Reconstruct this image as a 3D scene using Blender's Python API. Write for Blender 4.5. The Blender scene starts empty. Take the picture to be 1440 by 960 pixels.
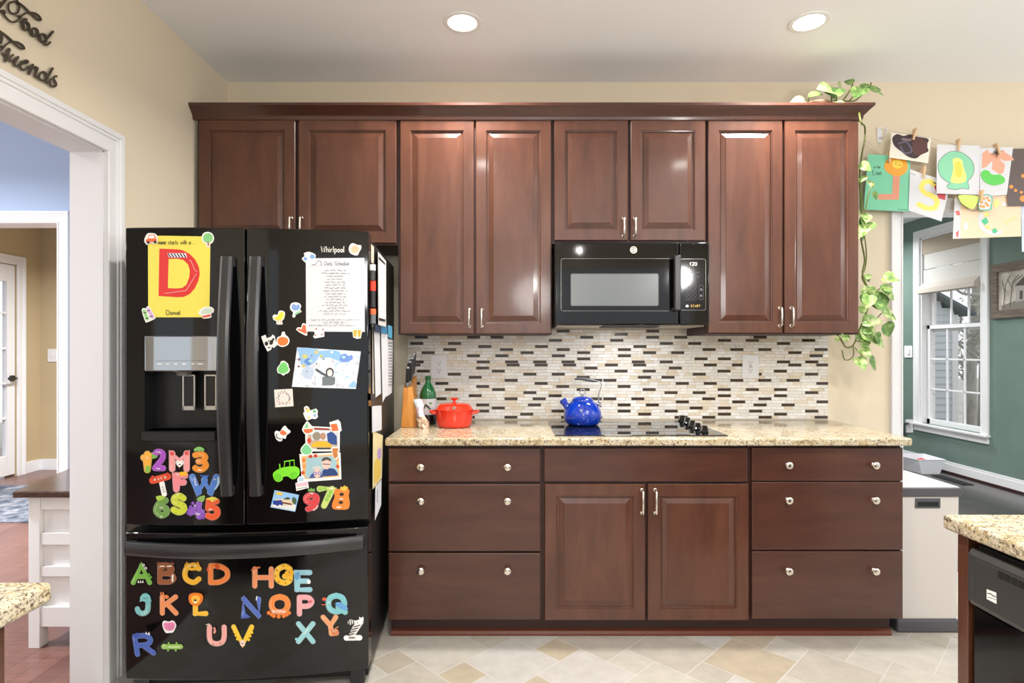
import bpy, bmesh, math, random
from mathutils import Vector, Matrix
random.seed(7)
S = 0.0254                      # the scene is measured in inches, built in metres
F, CX, CY = 813.0, 720.0, 491.0  # focal length and principal row of the camera
DW, CH = 125.6, 51.0            # back wall distance, camera height
C = bpy.context.scene.collection
PI = math.pi

# ------------------------------------------------------------------ materials
def lin(c):
    return tuple((x/255/12.92 if x/255 <= .04045 else ((x/255+.055)/1.055)**2.4) for x in c)
MATS = {}
def mat(name, rgb, rough=.5, metal=0.0, spec=.5, coat=0.0, bump=None):
    if name in MATS: return MATS[name]
    m = bpy.data.materials.new(name); m.use_nodes = True
    b = m.node_tree.nodes['Principled BSDF']
    b.inputs['Base Color'].default_value = (*lin(rgb), 1)
    b.inputs['Roughness'].default_value = rough
    b.inputs['Metallic'].default_value = metal
    b.inputs['Specular IOR Level'].default_value = spec
    b.inputs['Coat Weight'].default_value = coat
    b.inputs['Coat Roughness'].default_value = .08
    if bump:
        nt = m.node_tree
        tc = nt.nodes.new('ShaderNodeTexCoord'); n = nt.nodes.new('ShaderNodeTexNoise'); bp = nt.nodes.new('ShaderNodeBump')
        n.inputs['Scale'].default_value = bump[0]; n.inputs['Detail'].default_value = 3
        bp.inputs['Strength'].default_value = bump[1]; bp.inputs['Distance'].default_value = .002
        nt.links.new(tc.outputs['Object'], n.inputs['Vector']); nt.links.new(n.outputs['Fac'], bp.inputs['Height'])
        nt.links.new(bp.outputs['Normal'], b.inputs['Normal'])
    MATS[name] = m; return m
def noisy(name, stops, scale=(10,10,10), detail=5, rough=.4, coat=0, spec=.5, dist=0, kind='noise', nrough=.6):
    """a colour-ramped noise in object space"""
    if name in MATS: return MATS[name]
    m = bpy.data.materials.new(name); m.use_nodes = True; nt = m.node_tree; b = nt.nodes['Principled BSDF']
    tc = nt.nodes.new('ShaderNodeTexCoord'); mp = nt.nodes.new('ShaderNodeMapping'); n = nt.nodes.new('ShaderNodeTexNoise'); r = nt.nodes.new('ShaderNodeValToRGB')
    mp.inputs['Scale'].default_value = scale; n.inputs['Scale'].default_value = 1; n.inputs['Detail'].default_value = detail
    n.inputs['Distortion'].default_value = dist; n.inputs['Roughness'].default_value = nrough
    while len(r.color_ramp.elements) < len(stops): r.color_ramp.elements.new(.5)
    for e, (p, c) in zip(r.color_ramp.elements, stops): e.position = p; e.color = (*lin(c), 1)
    L = nt.links.new
    L(tc.outputs['Object'], mp.inputs['Vector']); L(mp.outputs['Vector'], n.inputs['Vector']); L(n.outputs['Fac'], r.inputs['Fac']); L(r.outputs['Color'], b.inputs['Base Color'])
    b.inputs['Roughness'].default_value = rough; b.inputs['Coat Weight'].default_value = coat; b.inputs['Specular IOR Level'].default_value = spec
    b.inputs['Coat Roughness'].default_value = .1
    MATS[name] = m; return m
def paint(*rgb, rough=.45):
    return mat('paint_%d_%d_%d' % rgb, rgb, rough)
def emit(name, rgb, s):
    m = bpy.data.materials.new(name); m.use_nodes = True; nt = m.node_tree
    e = nt.nodes.new('ShaderNodeEmission'); e.inputs[0].default_value = (*lin(rgb), 1); e.inputs[1].default_value = s
    nt.links.new(e.outputs[0], nt.nodes['Material Output'].inputs[0]); MATS[name] = m; return m
def pane_glass(name, fac=.06):
    m = bpy.data.materials.new(name); m.use_nodes = True; nt = m.node_tree
    t = nt.nodes.new('ShaderNodeBsdfTransparent'); g = nt.nodes.new('ShaderNodeBsdfGlossy'); g.inputs['Roughness'].default_value = .02
    x = nt.nodes.new('ShaderNodeMixShader'); x.inputs[0].default_value = fac
    nt.links.new(t.outputs[0], x.inputs[1]); nt.links.new(g.outputs[0], x.inputs[2]); nt.links.new(x.outputs[0], nt.nodes['Material Output'].inputs[0])
    MATS[name] = m; return m
def granite():
    m = bpy.data.materials.new('granite'); m.use_nodes = True; nt = m.node_tree; b = nt.nodes['Principled BSDF']; N = nt.nodes.new; L = nt.links.new
    tc = N('ShaderNodeTexCoord')
    def nz(sc, det, stops, dist=0.0):
        n = N('ShaderNodeTexNoise'); n.inputs['Scale'].default_value = sc; n.inputs['Detail'].default_value = det; n.inputs['Distortion'].default_value = dist; n.inputs['Roughness'].default_value = .65
        r = N('ShaderNodeValToRGB')
        while len(r.color_ramp.elements) < len(stops): r.color_ramp.elements.new(.5)
        for e, (p, c) in zip(r.color_ramp.elements, stops): e.position = p; e.color = (*lin(c), 1) if len(c) == 3 else (c[0],)*3+(1,)
        L(tc.outputs['Object'], n.inputs['Vector']); L(n.outputs['Fac'], r.inputs['Fac']); return r
    base = nz(26, 6, [(.28,(150,128,98)),(.42,(196,178,140)),(.52,(212,201,174)),(.62,(204,194,172)),(.74,(168,158,142))], .6)
    dk = nz(105, 6, [(.0,(1,)),(.40,(1,)),(.45,(0,)),(1,(0,))], .8)
    tan = nz(45, 5, [(.0,(0,)),(.58,(0,)),(.66,(1,)),(1,(1,))], .5)
    m1 = N('ShaderNodeMix'); m1.data_type = 'RGBA'; m1.inputs[7].default_value = (*lin((164,132,84)), 1); L(tan.outputs[0], m1.inputs[0]); L(base.outputs[0], m1.inputs[6])
    m2 = N('ShaderNodeMix'); m2.data_type = 'RGBA'; m2.inputs[7].default_value = (*lin((84,70,56)), 1); L(dk.outputs[0], m2.inputs[0]); L(m1.outputs[2], m2.inputs[6])
    gy = nz(210, 3, [(.0,(1,)),(.40,(1,)),(.46,(0,)),(1,(0,))], .4)
    m3 = N('ShaderNodeMix'); m3.data_type = 'RGBA'; m3.inputs[7].default_value = (*lin((138,124,104)), 1); L(gy.outputs[0], m3.inputs[0]); L(m2.outputs[2], m3.inputs[6])
    L(m3.outputs[2], b.inputs['Base Color']); b.inputs['Roughness'].default_value = .12
    MATS['granite'] = m; return m
def planks(name, cols, w=.09, l=1.2, rough=.3, rot=0):
    m = bpy.data.materials.new(name); m.use_nodes = True; nt = m.node_tree; b = nt.nodes['Principled BSDF']; N = nt.nodes.new; L = nt.links.new
    tc = N('ShaderNodeTexCoord'); mp = N('ShaderNodeMapping'); mp.inputs['Rotation'].default_value = (0,0,rot)
    br = N('ShaderNodeTexBrick'); br.inputs['Scale'].default_value = 1; br.inputs['Brick Width'].default_value = l; br.inputs['Row Height'].default_value = w
    br.inputs['Mortar Size'].default_value = .0015; br.inputs['Color1'].default_value = (*lin(cols[0]),1); br.inputs['Color2'].default_value = (*lin(cols[1]),1); br.inputs['Mortar'].default_value = (*lin(cols[2]),1)
    mp2 = N('ShaderNodeMapping'); mp2.inputs['Rotation'].default_value = (0,0,rot); mp2.inputs['Scale'].default_value = (4,60,1)
    n = N('ShaderNodeTexNoise'); n.inputs['Scale'].default_value = 1; n.inputs['Detail'].default_value = 4
    x = N('ShaderNodeMix'); x.data_type = 'RGBA'; x.blend_type = 'MULTIPLY'; x.inputs[0].default_value = .6
    r = N('ShaderNodeValToRGB'); r.color_ramp.elements[0].position = .3; r.color_ramp.elements[0].color = (.45,.45,.45,1); r.color_ramp.elements[1].position = .65
    L(tc.outputs['Object'], mp.inputs[0]); L(mp.outputs[0], br.inputs[0]); L(tc.outputs['Object'], mp2.inputs[0]); L(mp2.outputs[0], n.inputs['Vector']); L(n.outputs['Fac'], r.inputs[0])
    L(br.outputs[0], x.inputs[6]); L(r.outputs[0], x.inputs[7]); L(x.outputs[2], b.inputs['Base Color']); b.inputs['Roughness'].default_value = rough
    MATS[name] = m; return m

WALL = mat('beige_wall_paint', (226,213,189), .85, spec=.2, bump=(180,.08))
FOYERW = mat('tan_wall_paint', (190,172,138), .85, spec=.2)
BLUE = mat('blue_wall_paint', (166,184,212), .85, spec=.2)
GREEN = noisy('green_wall_paint', [(.35,(102,122,114)),(.65,(112,132,124))], (2,2,2), rough=.5, spec=.35)
CEIL = mat('ceiling_paint', (245,246,249), .95, spec=.1)
WHITE = mat('white_trim_paint', (230,230,232), .4)
WOODV = noisy('cherry_wood_upright', [(.3,(74,41,28)),(.5,(86,49,34)),(.7,(98,59,42))], (14,14,3.0), 6, rough=.34, coat=.35, dist=.3)
WOODH = noisy('cherry_wood_level', [(.3,(64,34,24)),(.5,(74,40,29)),(.7,(84,48,35))], (3.0,14,14), 6, rough=.34, coat=.35, dist=.3)
WOODD = mat('dark_cabinet_frame', (58,28,24), .45)
GRAN = granite()
NICKEL = mat('brushed_nickel', (226,220,210), .22, 1.0)
STEEL = mat('steel', (190,190,190), .25, 1.0)
CHROME = mat('chrome_panel', (176,180,184), .06, .95)
BLACKG = mat('gloss_black', (10,10,11), .06, spec=.48)
BLACKS = mat('satin_black', (28,28,29), .32)
BLACKM = mat('matt_black', (12,12,12), .6)
HANDB = mat('handle_black', (40,40,42), .3, spec=.6)
PWHITE = mat('paper_white', (222,223,228), .7, spec=.2)
STICKW = mat('sticker_white', (244,242,238), .4)
INK = paint(40,38,40); INKG = paint(98,100,112)

# ------------------------------------------------------------------ objects
FR = {}
def tag(o, label=None, cat=None, group=None, kind=None):
    if label: o['label'] = label
    if cat: o['category'] = cat
    if group: o['group'] = group
    if kind: o['kind'] = kind
    return o
def thing(name, label, cat, org, rz=0.0, group=None):
    o = bpy.data.objects.new(name, None); C.objects.link(o); o.empty_display_size = .05
    o.location = Vector(org)*S; o.rotation_euler = (0,0,rz); FR[o.name] = (Vector(org), rz)
    return tag(o, label, cat, group)
def copy_tree(o, loc=None, parent=None):
    c = o.copy(); C.objects.link(c)
    if parent: c.parent = parent
    if loc is not None: c.location = Vector(loc)*S; FR[c.name] = (Vector(loc), 0)
    for ch in list(o.children): copy_tree(ch, None, c)
    return c
def catmull(p, n=6, closed=False):
    p = [Vector(q) for q in p]; out = []; m = len(p)
    rng = range(m) if closed else range(m-1)
    for i in rng:
        a = p[(i-1) % m] if closed or i > 0 else p[0]*2-p[1]
        b, c = p[i], p[(i+1) % m]
        d = p[(i+2) % m] if closed or i+2 < m else c*2-b
        for k in range(n):
            t = k/n
            out.append(.5*((2*b)+(c-a)*t+(2*a-5*b+4*c-d)*t*t+(3*b-a-3*c+d)*t**3))
    if not closed: out.append(p[-1])
    return out
class MB:
    def __init__(s): s.v=[]; s.f=[]; s.m=[]; s.mats=[]
    def mi(s, m):
        if m not in s.mats: s.mats.append(m)
        return s.mats.index(m)
    def add(s, pts): 
        i = len(s.v); s.v += [Vector(p) for p in pts]; return i
    def face(s, pts, m):
        i = s.add(pts); s.f.append(tuple(range(i, i+len(pts)))); s.m.append(s.mi(m)); return s
    def fi(s, idx, m): s.f.append(tuple(idx)); s.m.append(s.mi(m))
    def hexa(s, b, t, m):       # two rings of equal length
        n = len(b); i = s.add(list(b)+list(t)); k = s.mi(m)
        s.f.append(tuple(range(i+n-1, i-1, -1))); s.m.append(k)
        s.f.append(tuple(range(i+n, i+2*n))); s.m.append(k)
        for a in range(n):
            c = (a+1) % n; s.f.append((i+a, i+c, i+n+c, i+n+a)); s.m.append(k)
        return s
    def box(s, x0,x1,y0,y1,z0,z1, m):
        return s.hexa([(x0,y0,z0),(x1,y0,z0),(x1,y1,z0),(x0,y1,z0)], [(x0,y0,z1),(x1,y0,z1),(x1,y1,z1),(x0,y1,z1)], m)
    def loft(s, rings, m, cap0=True, cap1=True, closed=False):
        n = len(rings[0]); k = s.mi(m); ids = [s.add(r) for r in rings]
        pairs = list(zip(ids, ids[1:])) + ([(ids[-1], ids[0])] if closed else [])
        for a, b in pairs:
            for j in range(n):
                c = (j+1) % n; s.f.append((a+j, a+c, b+c, b+j)); s.m.append(k)
        if cap0 and not closed: s.f.append(tuple(ids[0]+j for j in reversed(range(n)))); s.m.append(k)
        if cap1 and not closed: s.f.append(tuple(ids[-1]+j for j in range(n))); s.m.append(k)
        return s
    def tube(s, pts, r, m, n=8, closed=False, flat=1.0):
        pts = [Vector(p) for p in pts]; rr = r if isinstance(r, (list,tuple)) else [r]*len(pts)
        rings = []; up = None
        for i, p in enumerate(pts):
            a = pts[i-1] if i or closed else p; b = pts[(i+1) % len(pts)] if i+1 < len(pts) or closed else p
            t = (b-a).normalized()
            if up is None: up = Vector((0,0,1)) if abs(t.z) < .9 else Vector((0,1,0))
            u = (up-t*up.dot(t)).normalized(); w = t.cross(u); up = u
            rings.append([p+(u*math.cos(2*PI*k/n)+w*math.sin(2*PI*k/n)*flat)*rr[i] for k in range(n)])
        return s.loft(rings, m, closed=closed)
    def lathe(s, prof, c, m, n=36, sx=1, sy=1):
        rings = [[(c[0]+max(r,.001)*sx*math.cos(2*PI*k/n), c[1]+max(r,.001)*sy*math.sin(2*PI*k/n), c[2]+z) for k in range(n)] for r, z in prof]
        return s.loft(rings, m)
    def cyl(s, a, b, r, m, n=20, r2=None):
        a, b = Vector(a), Vector(b); t = (b-a).normalized(); u = t.orthogonal().normalized(); w = t.cross(u)
        ring = lambda p, q: [p+(u*math.cos(2*PI*k/n)+w*math.sin(2*PI*k/n))*q for k in range(n)]
        return s.loft([ring(a, r), ring(b, r if r2 is None else r2)], m)
    def turn(s, prof, a, d, m, n=24):   # profile (r, h) turned about the axis d from a
        a, d = Vector(a), Vector(d).normalized(); u = d.orthogonal().normalized(); w = d.cross(u)
        return s.loft([[a+d*h+(u*math.cos(2*PI*k/n)+w*math.sin(2*PI*k/n))*max(r,.001) for k in range(n)] for r, h in prof], m)
    def build(s, name, parent=None, org=None, bev=0, smooth=None, local=False, seg=2, recalc=True):
        if parent is not None:
            o, rz = FR[parent.name]; inv = Matrix.Rotation(-rz, 3, 'Z')
            vs = s.v if local else [inv @ (p-o) for p in s.v]
        else:
            if org is None:
                xs=[p.x for p in s.v]; ys=[p.y for p in s.v]; zs=[p.z for p in s.v]
                org = ((min(xs)+max(xs))/2, (min(ys)+max(ys))/2, min(zs))
            o = Vector(org); vs = [p-o for p in s.v]
        me = bpy.data.meshes.new(name); me.from_pydata([p*S for p in vs], [], s.f)
        for m in s.mats: me.materials.append(m)
        me.polygons.foreach_set('material_index', s.m)
        if recalc:
            bm = bmesh.new(); bm.from_mesh(me)
            if bev: bmesh.ops.remove_doubles(bm, verts=bm.verts, dist=1e-6)
            bmesh.ops.recalc_face_normals(bm, faces=bm.faces); bm.to_mesh(me); bm.free()
        if smooth is not None:
            me.polygons.foreach_set('use_smooth', [True]*len(me.polygons)); me.set_sharp_from_angle(angle=math.radians(smooth))
        ob = bpy.data.objects.new(name, me); C.objects.link(ob)
        if parent is not None: ob.parent = parent; FR[ob.name] = FR[parent.name]
        else: ob.location = o*S; FR[ob.name] = (o, 0.0)
        if bev:
            b = ob.modifiers.new('bevel', 'BEVEL'); b.width = bev*S; b.segments = seg; b.limit_method = 'ANGLE'; b.angle_limit = math.radians(40)
        return ob
def casing(m, u0, u1, z0, z1, prof, P, mt, sill=False):
    """a mitred moulding round three (or four) sides of an opening; prof = (outward, proud) outline"""
    path = [(u1,z0,1,-1 if sill else 0),(u1,z1,1,1),(u0,z1,-1,1),(u0,z0,-1,-1 if sill else 0)]
    m.loft([[P(u+su*a, z+sz*a, h) for a, h in prof] for u, z, su, sz in path], mt, closed=sill)
def struct(mb, name, **k): return tag(mb.build(name, **k), kind='structure')

# a point of the photograph carried onto a real surface
def ray(px, py): return Vector(((px-CX)/F, 1.0, -(py-CY)/F))
CAM = Vector((0, -DW, CH))
def at(px, py, D): return CAM + ray(px, py)*D
class Plane:
    def __init__(s, p, n): s.p = Vector(p); s.n = Vector(n).normalized()
    def __call__(s, px, py, t=0):
        d = ray(px, py); q = s.p + s.n*t
        return CAM + d*((q-CAM).dot(s.n)/d.dot(s.n))
class Flat(MB):
    """flat cut-outs, prints and letters lying on a surface, each with a real thickness"""
    def __init__(s, surf): super().__init__(); s.sf = surf; s.n = 0; s.depth = 0; s.marks = []
    def poly(s, pts, m, t=.1, th=None):
        th = t if th is None else th; s.n += 1; t = t + s.n*.0012
        if s.depth == 0: s.marks.append((len(s.v), len(s.f)))
        xs_ = [p[0] for p in pts]
        if getattr(s.sf, 'curved', False) and max(xs_)-min(xs_) > 14:
            bm = bmesh.new(); bm.faces.new([bm.verts.new((p[0],p[1],0)) for p in pts]); x = min(xs_)+7
            while x < max(xs_)-1:
                bmesh.ops.bisect_plane(bm, geom=bm.verts[:]+bm.edges[:]+bm.faces[:], plane_co=(x,0,0), plane_no=(1,0,0)); x += 7
            bm.verts.index_update(); k = s.mi(m); V = list(bm.verts)
            i = s.add([s.sf(q.co.x, q.co.y, t) for q in V]); j = s.add([s.sf(q.co.x, q.co.y, t-th) for q in V])
            for f_ in bm.faces: s.f.append(tuple(i+q.index for q in f_.verts)); s.m.append(k)
            for e in bm.edges:
                if len(e.link_faces) == 1: a, b = e.verts[0].index, e.verts[1].index; s.f.append((i+a,i+b,j+b,j+a)); s.m.append(k)
            bm.free(); return s
        top = [s.sf(p[0], p[1], t) for p in pts]; bot = [s.sf(p[0], p[1], t-th) for p in pts]; n = len(pts); i = s.add(top+bot); k = s.mi(m)
        s.f.append(tuple(range(i, i+n))); s.m.append(k)
        for a in range(n):
            c = (a+1) % n; s.f.append((i+a, i+c, i+n+c, i+n+a)); s.m.append(k)
        return s
    def rib(s, pts, w, m, t=.1, th=None, caps=True, closed=False):
        pts = [Vector((p[0], p[1])) for p in pts]; n = len(pts); L=[]; R=[]
        if closed: pts = pts+[pts[0], pts[1]]; n += 2
        for i, p in enumerate(pts):
            a = pts[max(i-1,0)]; b = pts[min(i+1,n-1)]
            if closed and i == 0: a = pts[-3]
            if closed and i == n-1: continue
            d = (b-a)
            if d.length < 1e-6: continue
            d.normalize(); nn = Vector((-d.y, d.x))*w/2
            if 0 < i < n-1:
                e = (p-a).normalized() if (p-a).length > 1e-6 else d; c = abs(d.dot(e)); nn *= min(1.6, 1/max(c,.3))
            L.append(p+nn); R.append(p-nn)
        th_ = t if th is None else th; s.n += 1; t2 = t + s.n*.0012
        if s.depth == 0: s.marks.append((len(s.v), len(s.f)))
        k = s.mi(m); g = [s.add([s.sf(l.x,l.y,t2), s.sf(r.x,r.y,t2), s.sf(r.x,r.y,t2-th_), s.sf(l.x,l.y,t2-th_)]) for l, r in zip(L, R)]
        for a, b in zip(g, g[1:]):
            for j in (0,1,3): s.f.append((a+j, a+(j+1)%4, b+(j+1)%4, b+j)); s.m.append(k)
        if caps and not closed:
            s.depth += 1
            for p in (pts[0], pts[-1]): s.disc(p.x, p.y, w/2, w/2, m, t, th)
            s.depth -= 1
        return s
    def split(s):               # one builder for each cut-out drawn so far
        out = []; ends = s.marks[1:]+[(len(s.v), len(s.f))]
        for (v0, f0), (v1, f1_) in zip(s.marks, ends):
            q = MB(); q.v = s.v[v0:v1]; q.f = [tuple(i-v0 for i in f) for f in s.f[f0:f1_]]; q.m = s.m[f0:f1_]; q.mats = s.mats
            used = sorted(set(q.m)); q.mats = [s.mats[u] for u in used]; q.m = [used.index(u) for u in q.m]; out.append(q)
        return out
    def disc(s, cx, cy, rx, ry, m, t=.1, th=None, rot=0, n=16):
        c, q = math.cos(rot), math.sin(rot)
        return s.poly([(cx+rx*math.cos(2*PI*k/n)*c-ry*math.sin(2*PI*k/n)*q, cy+rx*math.cos(2*PI*k/n)*q+ry*math.sin(2*PI*k/n)*c) for k in range(n)], m, t, th)
    def quad(s, c, m, t=.02, th=None, nx=8, ny=2):     # a sheet from four corners TL TR BR BL, bending with its surface
        th = t if th is None else th; s.n += 1; t = t + s.n*.0012
        P = [Vector(p) for p in c]; k = s.mi(m); ids = []
        for j in range(ny+1):
            for i in range(nx+1):
                u, v = i/nx, j/ny; p = (P[0]*(1-u)+P[1]*u)*(1-v)+(P[3]*(1-u)+P[2]*u)*v
                ids.append(s.add([s.sf(p.x, p.y, t), s.sf(p.x, p.y, t-th)]))
        w = nx+1
        for j in range(ny):
            for i in range(nx):
                a, b, d, e = ids[j*w+i], ids[j*w+i+1], ids[(j+1)*w+i+1], ids[(j+1)*w+i]
                s.f.append((a,b,d,e)); s.m.append(k); s.f.append((e+1,d+1,b+1,a+1)); s.m.append(k)
        edge = [ids[i] for i in range(nx+1)]+[ids[j*w+nx] for j in range(1,ny+1)]+[ids[ny*w+i] for i in range(nx-1,-1,-1)]+[ids[j*w] for j in range(ny-1,0,-1)]
        for a, b in zip(edge, edge[1:]+edge[:1]): s.f.append((a,a+1,b+1,b)); s.m.append(k)
        return s
    def text(s, txt, x, y, h, m, w=None, t=.03, th=.01, slant=0, gap=.22, dirn=(1,0), squeeze=1.0):
        w = w or h*.14; dx, dy = dirn; q = 0
        for ch in txt:
            if ch == ' ': q += .45*h; continue
            st, wd = GLY[ch]
            for kind, pts in st:
                pp = catmull(pts, 4) if kind == 'c' else [Vector(p) for p in pts]
                loc = [((q+(p[0]+slant*(1-p[1]))*h*squeeze), p[1]*h) for p in pp]
                s.rib([(x+a*dx-b*dy, y+a*dy+b*dx) for a, b in loc], w, m, t, th, caps=False)
            q += (wd*squeeze+gap)*h
        return s
def textw(txt, h, gap=.22, squeeze=1.0): return sum(.45*h if c == ' ' else (GLY[c][1]*squeeze+gap)*h for c in txt)

# one-line letter shapes, y down, cap height 1
def _g(): 
    l=lambda *p:('l',p); c=lambda *p:('c',p)
    return {
 'A':([l((0,1),(.37,0),(.74,1)),l((.16,.64),(.58,.64))],.74),
 'B':([l((0,0),(0,1)),c((0,0),(.4,.02),(.54,.25),(.4,.47),(0,.5)),c((0,.5),(.45,.52),(.62,.75),(.45,.98),(0,1))],.62),
 'C':([c((.68,.2),(.42,0),(.1,.16),(0,.5),(.1,.84),(.42,1),(.68,.8))],.68),
 'D':([l((0,0),(0,1)),c((0,0),(.36,.03),(.64,.25),(.7,.5),(.64,.75),(.36,.97),(0,1))],.7),
 'E':([l((.6,0),(0,0),(0,1),(.6,1)),l((0,.5),(.5,.5))],.6),
 'F':([l((.6,0),(0,0),(0,1)),l((0,.5),(.5,.5))],.6),
 'G':([c((.66,.16),(.42,0),(.1,.16),(0,.5),(.1,.84),(.4,1),(.64,.86),(.68,.6)),l((.68,.6),(.42,.6))],.68),
 'H':([l((0,0),(0,1)),l((.66,0),(.66,1)),l((0,.5),(.66,.5))],.66),
 'I':([l((0,0),(0,1))],.05),
 'J':([c((.6,0),(.6,.6),(.52,.88),(.3,1),(.08,.9),(0,.7))],.6),
 'K':([l((0,0),(0,1)),l((.62,0),(.05,.56)),l((.22,.42),(.64,1))],.64),
 'L':([l((0,0),(0,1),(.6,1))],.6),
 'M':([l((0,1),(0,0),(.4,.62),(.8,0),(.8,1))],.8),
 'N':([l((0,1),(0,0),(.66,1),(.66,0))],.66),
 'O':([c((.36,0),(.1,.14),(0,.5),(.1,.86),(.36,1),(.62,.86),(.72,.5),(.62,.14),(.36,0))],.72),
 'P':([l((0,0),(0,1)),c((0,0),(.42,.02),(.6,.27),(.42,.52),(0,.54))],.6),
 'Q':([c((.36,0),(.1,.14),(0,.5),(.1,.86),(.36,1),(.62,.86),(.72,.5),(.62,.14),(.36,0)),l((.45,.7),(.75,1.02))],.74),
 'R':([l((0,0),(0,1)),c((0,0),(.42,.02),(.58,.26),(.42,.5),(0,.52)),l((.25,.52),(.62,1))],.62),
 'S':([c((.58,.14),(.34,0),(.06,.12),(.06,.36),(.32,.5),(.58,.64),(.58,.88),(.3,1),(0,.86))],.62),
 'T':([l((0,0),(.7,0)),l((.35,0),(.35,1))],.7),
 'U':([c((0,0),(0,.6),(.1,.9),(.34,1),(.58,.9),(.68,.6),(.68,0))],.68),
 'V':([l((0,0),(.36,1),(.72,0))],.72),
 'W':([l((0,0),(.24,1),(.48,.2),(.72,1),(.96,0))],.96),
 'X':([l((0,0),(.66,1)),l((.66,0),(0,1))],.66),
 'Y':([l((0,0),(.35,.5),(.7,0)),l((.35,.5),(.35,1))],.7),
 'Z':([l((0,0),(.64,0),(0,1),(.64,1))],.64),
 '1':([l((0,.22),(.3,0),(.3,1))],.34),
 '2':([c((0,.22),(.1,.04),(.34,0),(.58,.12),(.56,.4),(.3,.7),(0,1)),l((0,1),(.62,1))],.62),
 '3':([c((0,.06),(.35,0),(.56,.2),(.4,.45),(.18,.48)),c((.18,.48),(.46,.5),(.6,.74),(.4,.98),(.16,1),(0,.9))],.6),
 '4':([l((.52,1),(.52,0),(0,.7),(.68,.7))],.68),
 '5':([l((.56,0),(.06,0),(.03,.46)),c((.03,.46),(.3,.38),(.58,.54),(.58,.84),(.3,1),(0,.9))],.6),
 '6':([c((.52,.04),(.24,.14),(.04,.45),(.02,.76),(.28,1),(.56,.84),(.54,.56),(.28,.46),(.04,.62))],.58),
 '7':([l((0,0),(.62,0),(.22,1))],.62),
 '8':([c((.3,.48),(.06,.3),(.08,.08),(.3,0),(.52,.08),(.54,.3),(.3,.48),(.02,.68),(.04,.92),(.3,1),(.56,.92),(.58,.68),(.3,.48))],.6),
 '9':([c((.54,.38),(.3,.54),(.04,.44),(.02,.16),(.28,0),(.54,.14),(.56,.4),(.42,.82),(.1,1))],.58),
 '0':([c((.3,0),(.08,.14),(0,.5),(.08,.86),(.3,1),(.52,.86),(.6,.5),(.52,.14),(.3,0))],.6),
 ':':([l((0,.35),(0,.42)),l((0,.85),(0,.92))],.05), '.':([l((0,.93),(0,1))],.08), '-':([l((0,.55),(.35,.55))],.35), '&':([c((.6,1),(.1,.25),(.3,0),(.45,.2),(.05,.7),(.2,1),(.6,.6))],.6),
 'a':([c((.42,.5),(.2,.44),(.02,.6),(.02,.85),(.18,1),(.42,.8)),l((.42,.46),(.42,1))],.42),
 'b':([l((0,0),(0,1)),c((0,.6),(.2,.45),(.42,.6),(.42,.85),(.2,1),(0,.9))],.42),
 'c':([c((.4,.55),(.2,.45),(.02,.6),(.02,.85),(.2,1),(.4,.9))],.4),
 'd':([c((.42,.6),(.2,.45),(.02,.6),(.02,.85),(.2,1),(.42,.85)),l((.42,0),(.42,1))],.42),
 'e':([c((.02,.72),(.4,.7),(.36,.5),(.2,.44),(.02,.6),(.02,.86),(.2,1),(.4,.9))],.4),
 'f':([c((.36,.05),(.2,0),(.12,.2),(.12,1)),l((0,.45),(.32,.45))],.34),
 'g':([c((.42,.55),(.2,.45),(.02,.6),(.02,.82),(.2,.95),(.42,.8)),c((.42,.46),(.42,1.1),(.3,1.32),(.05,1.25))],.42),
 'h':([l((0,0),(0,1)),c((0,.62),(.2,.45),(.38,.55),(.4,1))],.4),
 'i':([l((0,.45),(0,1)),l((0,.2),(0,.27))],.06),
 'k':([l((0,0),(0,1)),l((.36,.45),(0,.75)),l((.12,.66),(.38,1))],.38),
 'l':([l((0,0),(0,1))],.06),
 'm':([l((0,.45),(0,1)),c((0,.6),(.15,.45),(.28,.56),(.29,1)),c((.29,.6),(.44,.45),(.57,.56),(.58,1))],.58),
 'n':([l((0,.45),(0,1)),c((0,.62),(.2,.45),(.38,.55),(.4,1))],.4),
 'o':([c((.21,.45),(.02,.6),(.02,.85),(.21,1),(.4,.85),(.4,.6),(.21,.45))],.42),
 'p':([l((0,.45),(0,1.35)),c((0,.6),(.2,.45),(.42,.6),(.42,.85),(.2,1),(0,.9))],.42),
 'r':([l((0,.45),(0,1)),c((0,.65),(.14,.48),(.32,.47))],.3),
 's':([c((.34,.52),(.17,.45),(.03,.56),(.17,.72),(.34,.86),(.17,1),(0,.92))],.34),
 't':([l((.14,.1),(.14,.9),(.3,1)),l((0,.42),(.3,.42))],.3),
 'u':([c((0,.45),(.02,.88),(.18,1),(.38,.85)),l((.4,.45),(.4,1))],.4),
 'v':([l((0,.45),(.2,1),(.4,.45))],.4),
 'w':([l((0,.45),(.15,1),(.3,.55),(.45,1),(.6,.45))],.6),
 'x':([l((0,.45),(.36,1)),l((.36,.45),(0,1))],.36),
 'y':([l((0,.45),(.2,.98)),l((.42,.45),(.12,1.32))],.42),
 'z':([l((0,.45),(.36,.45),(0,1),(.36,1))],.36),
 }
GLY = _g()
Y = lambda D: D-DW
CZ = 109.0          # ceiling
XL = -61.8          # left wall face
XG = 181.0          # green window wall face

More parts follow.
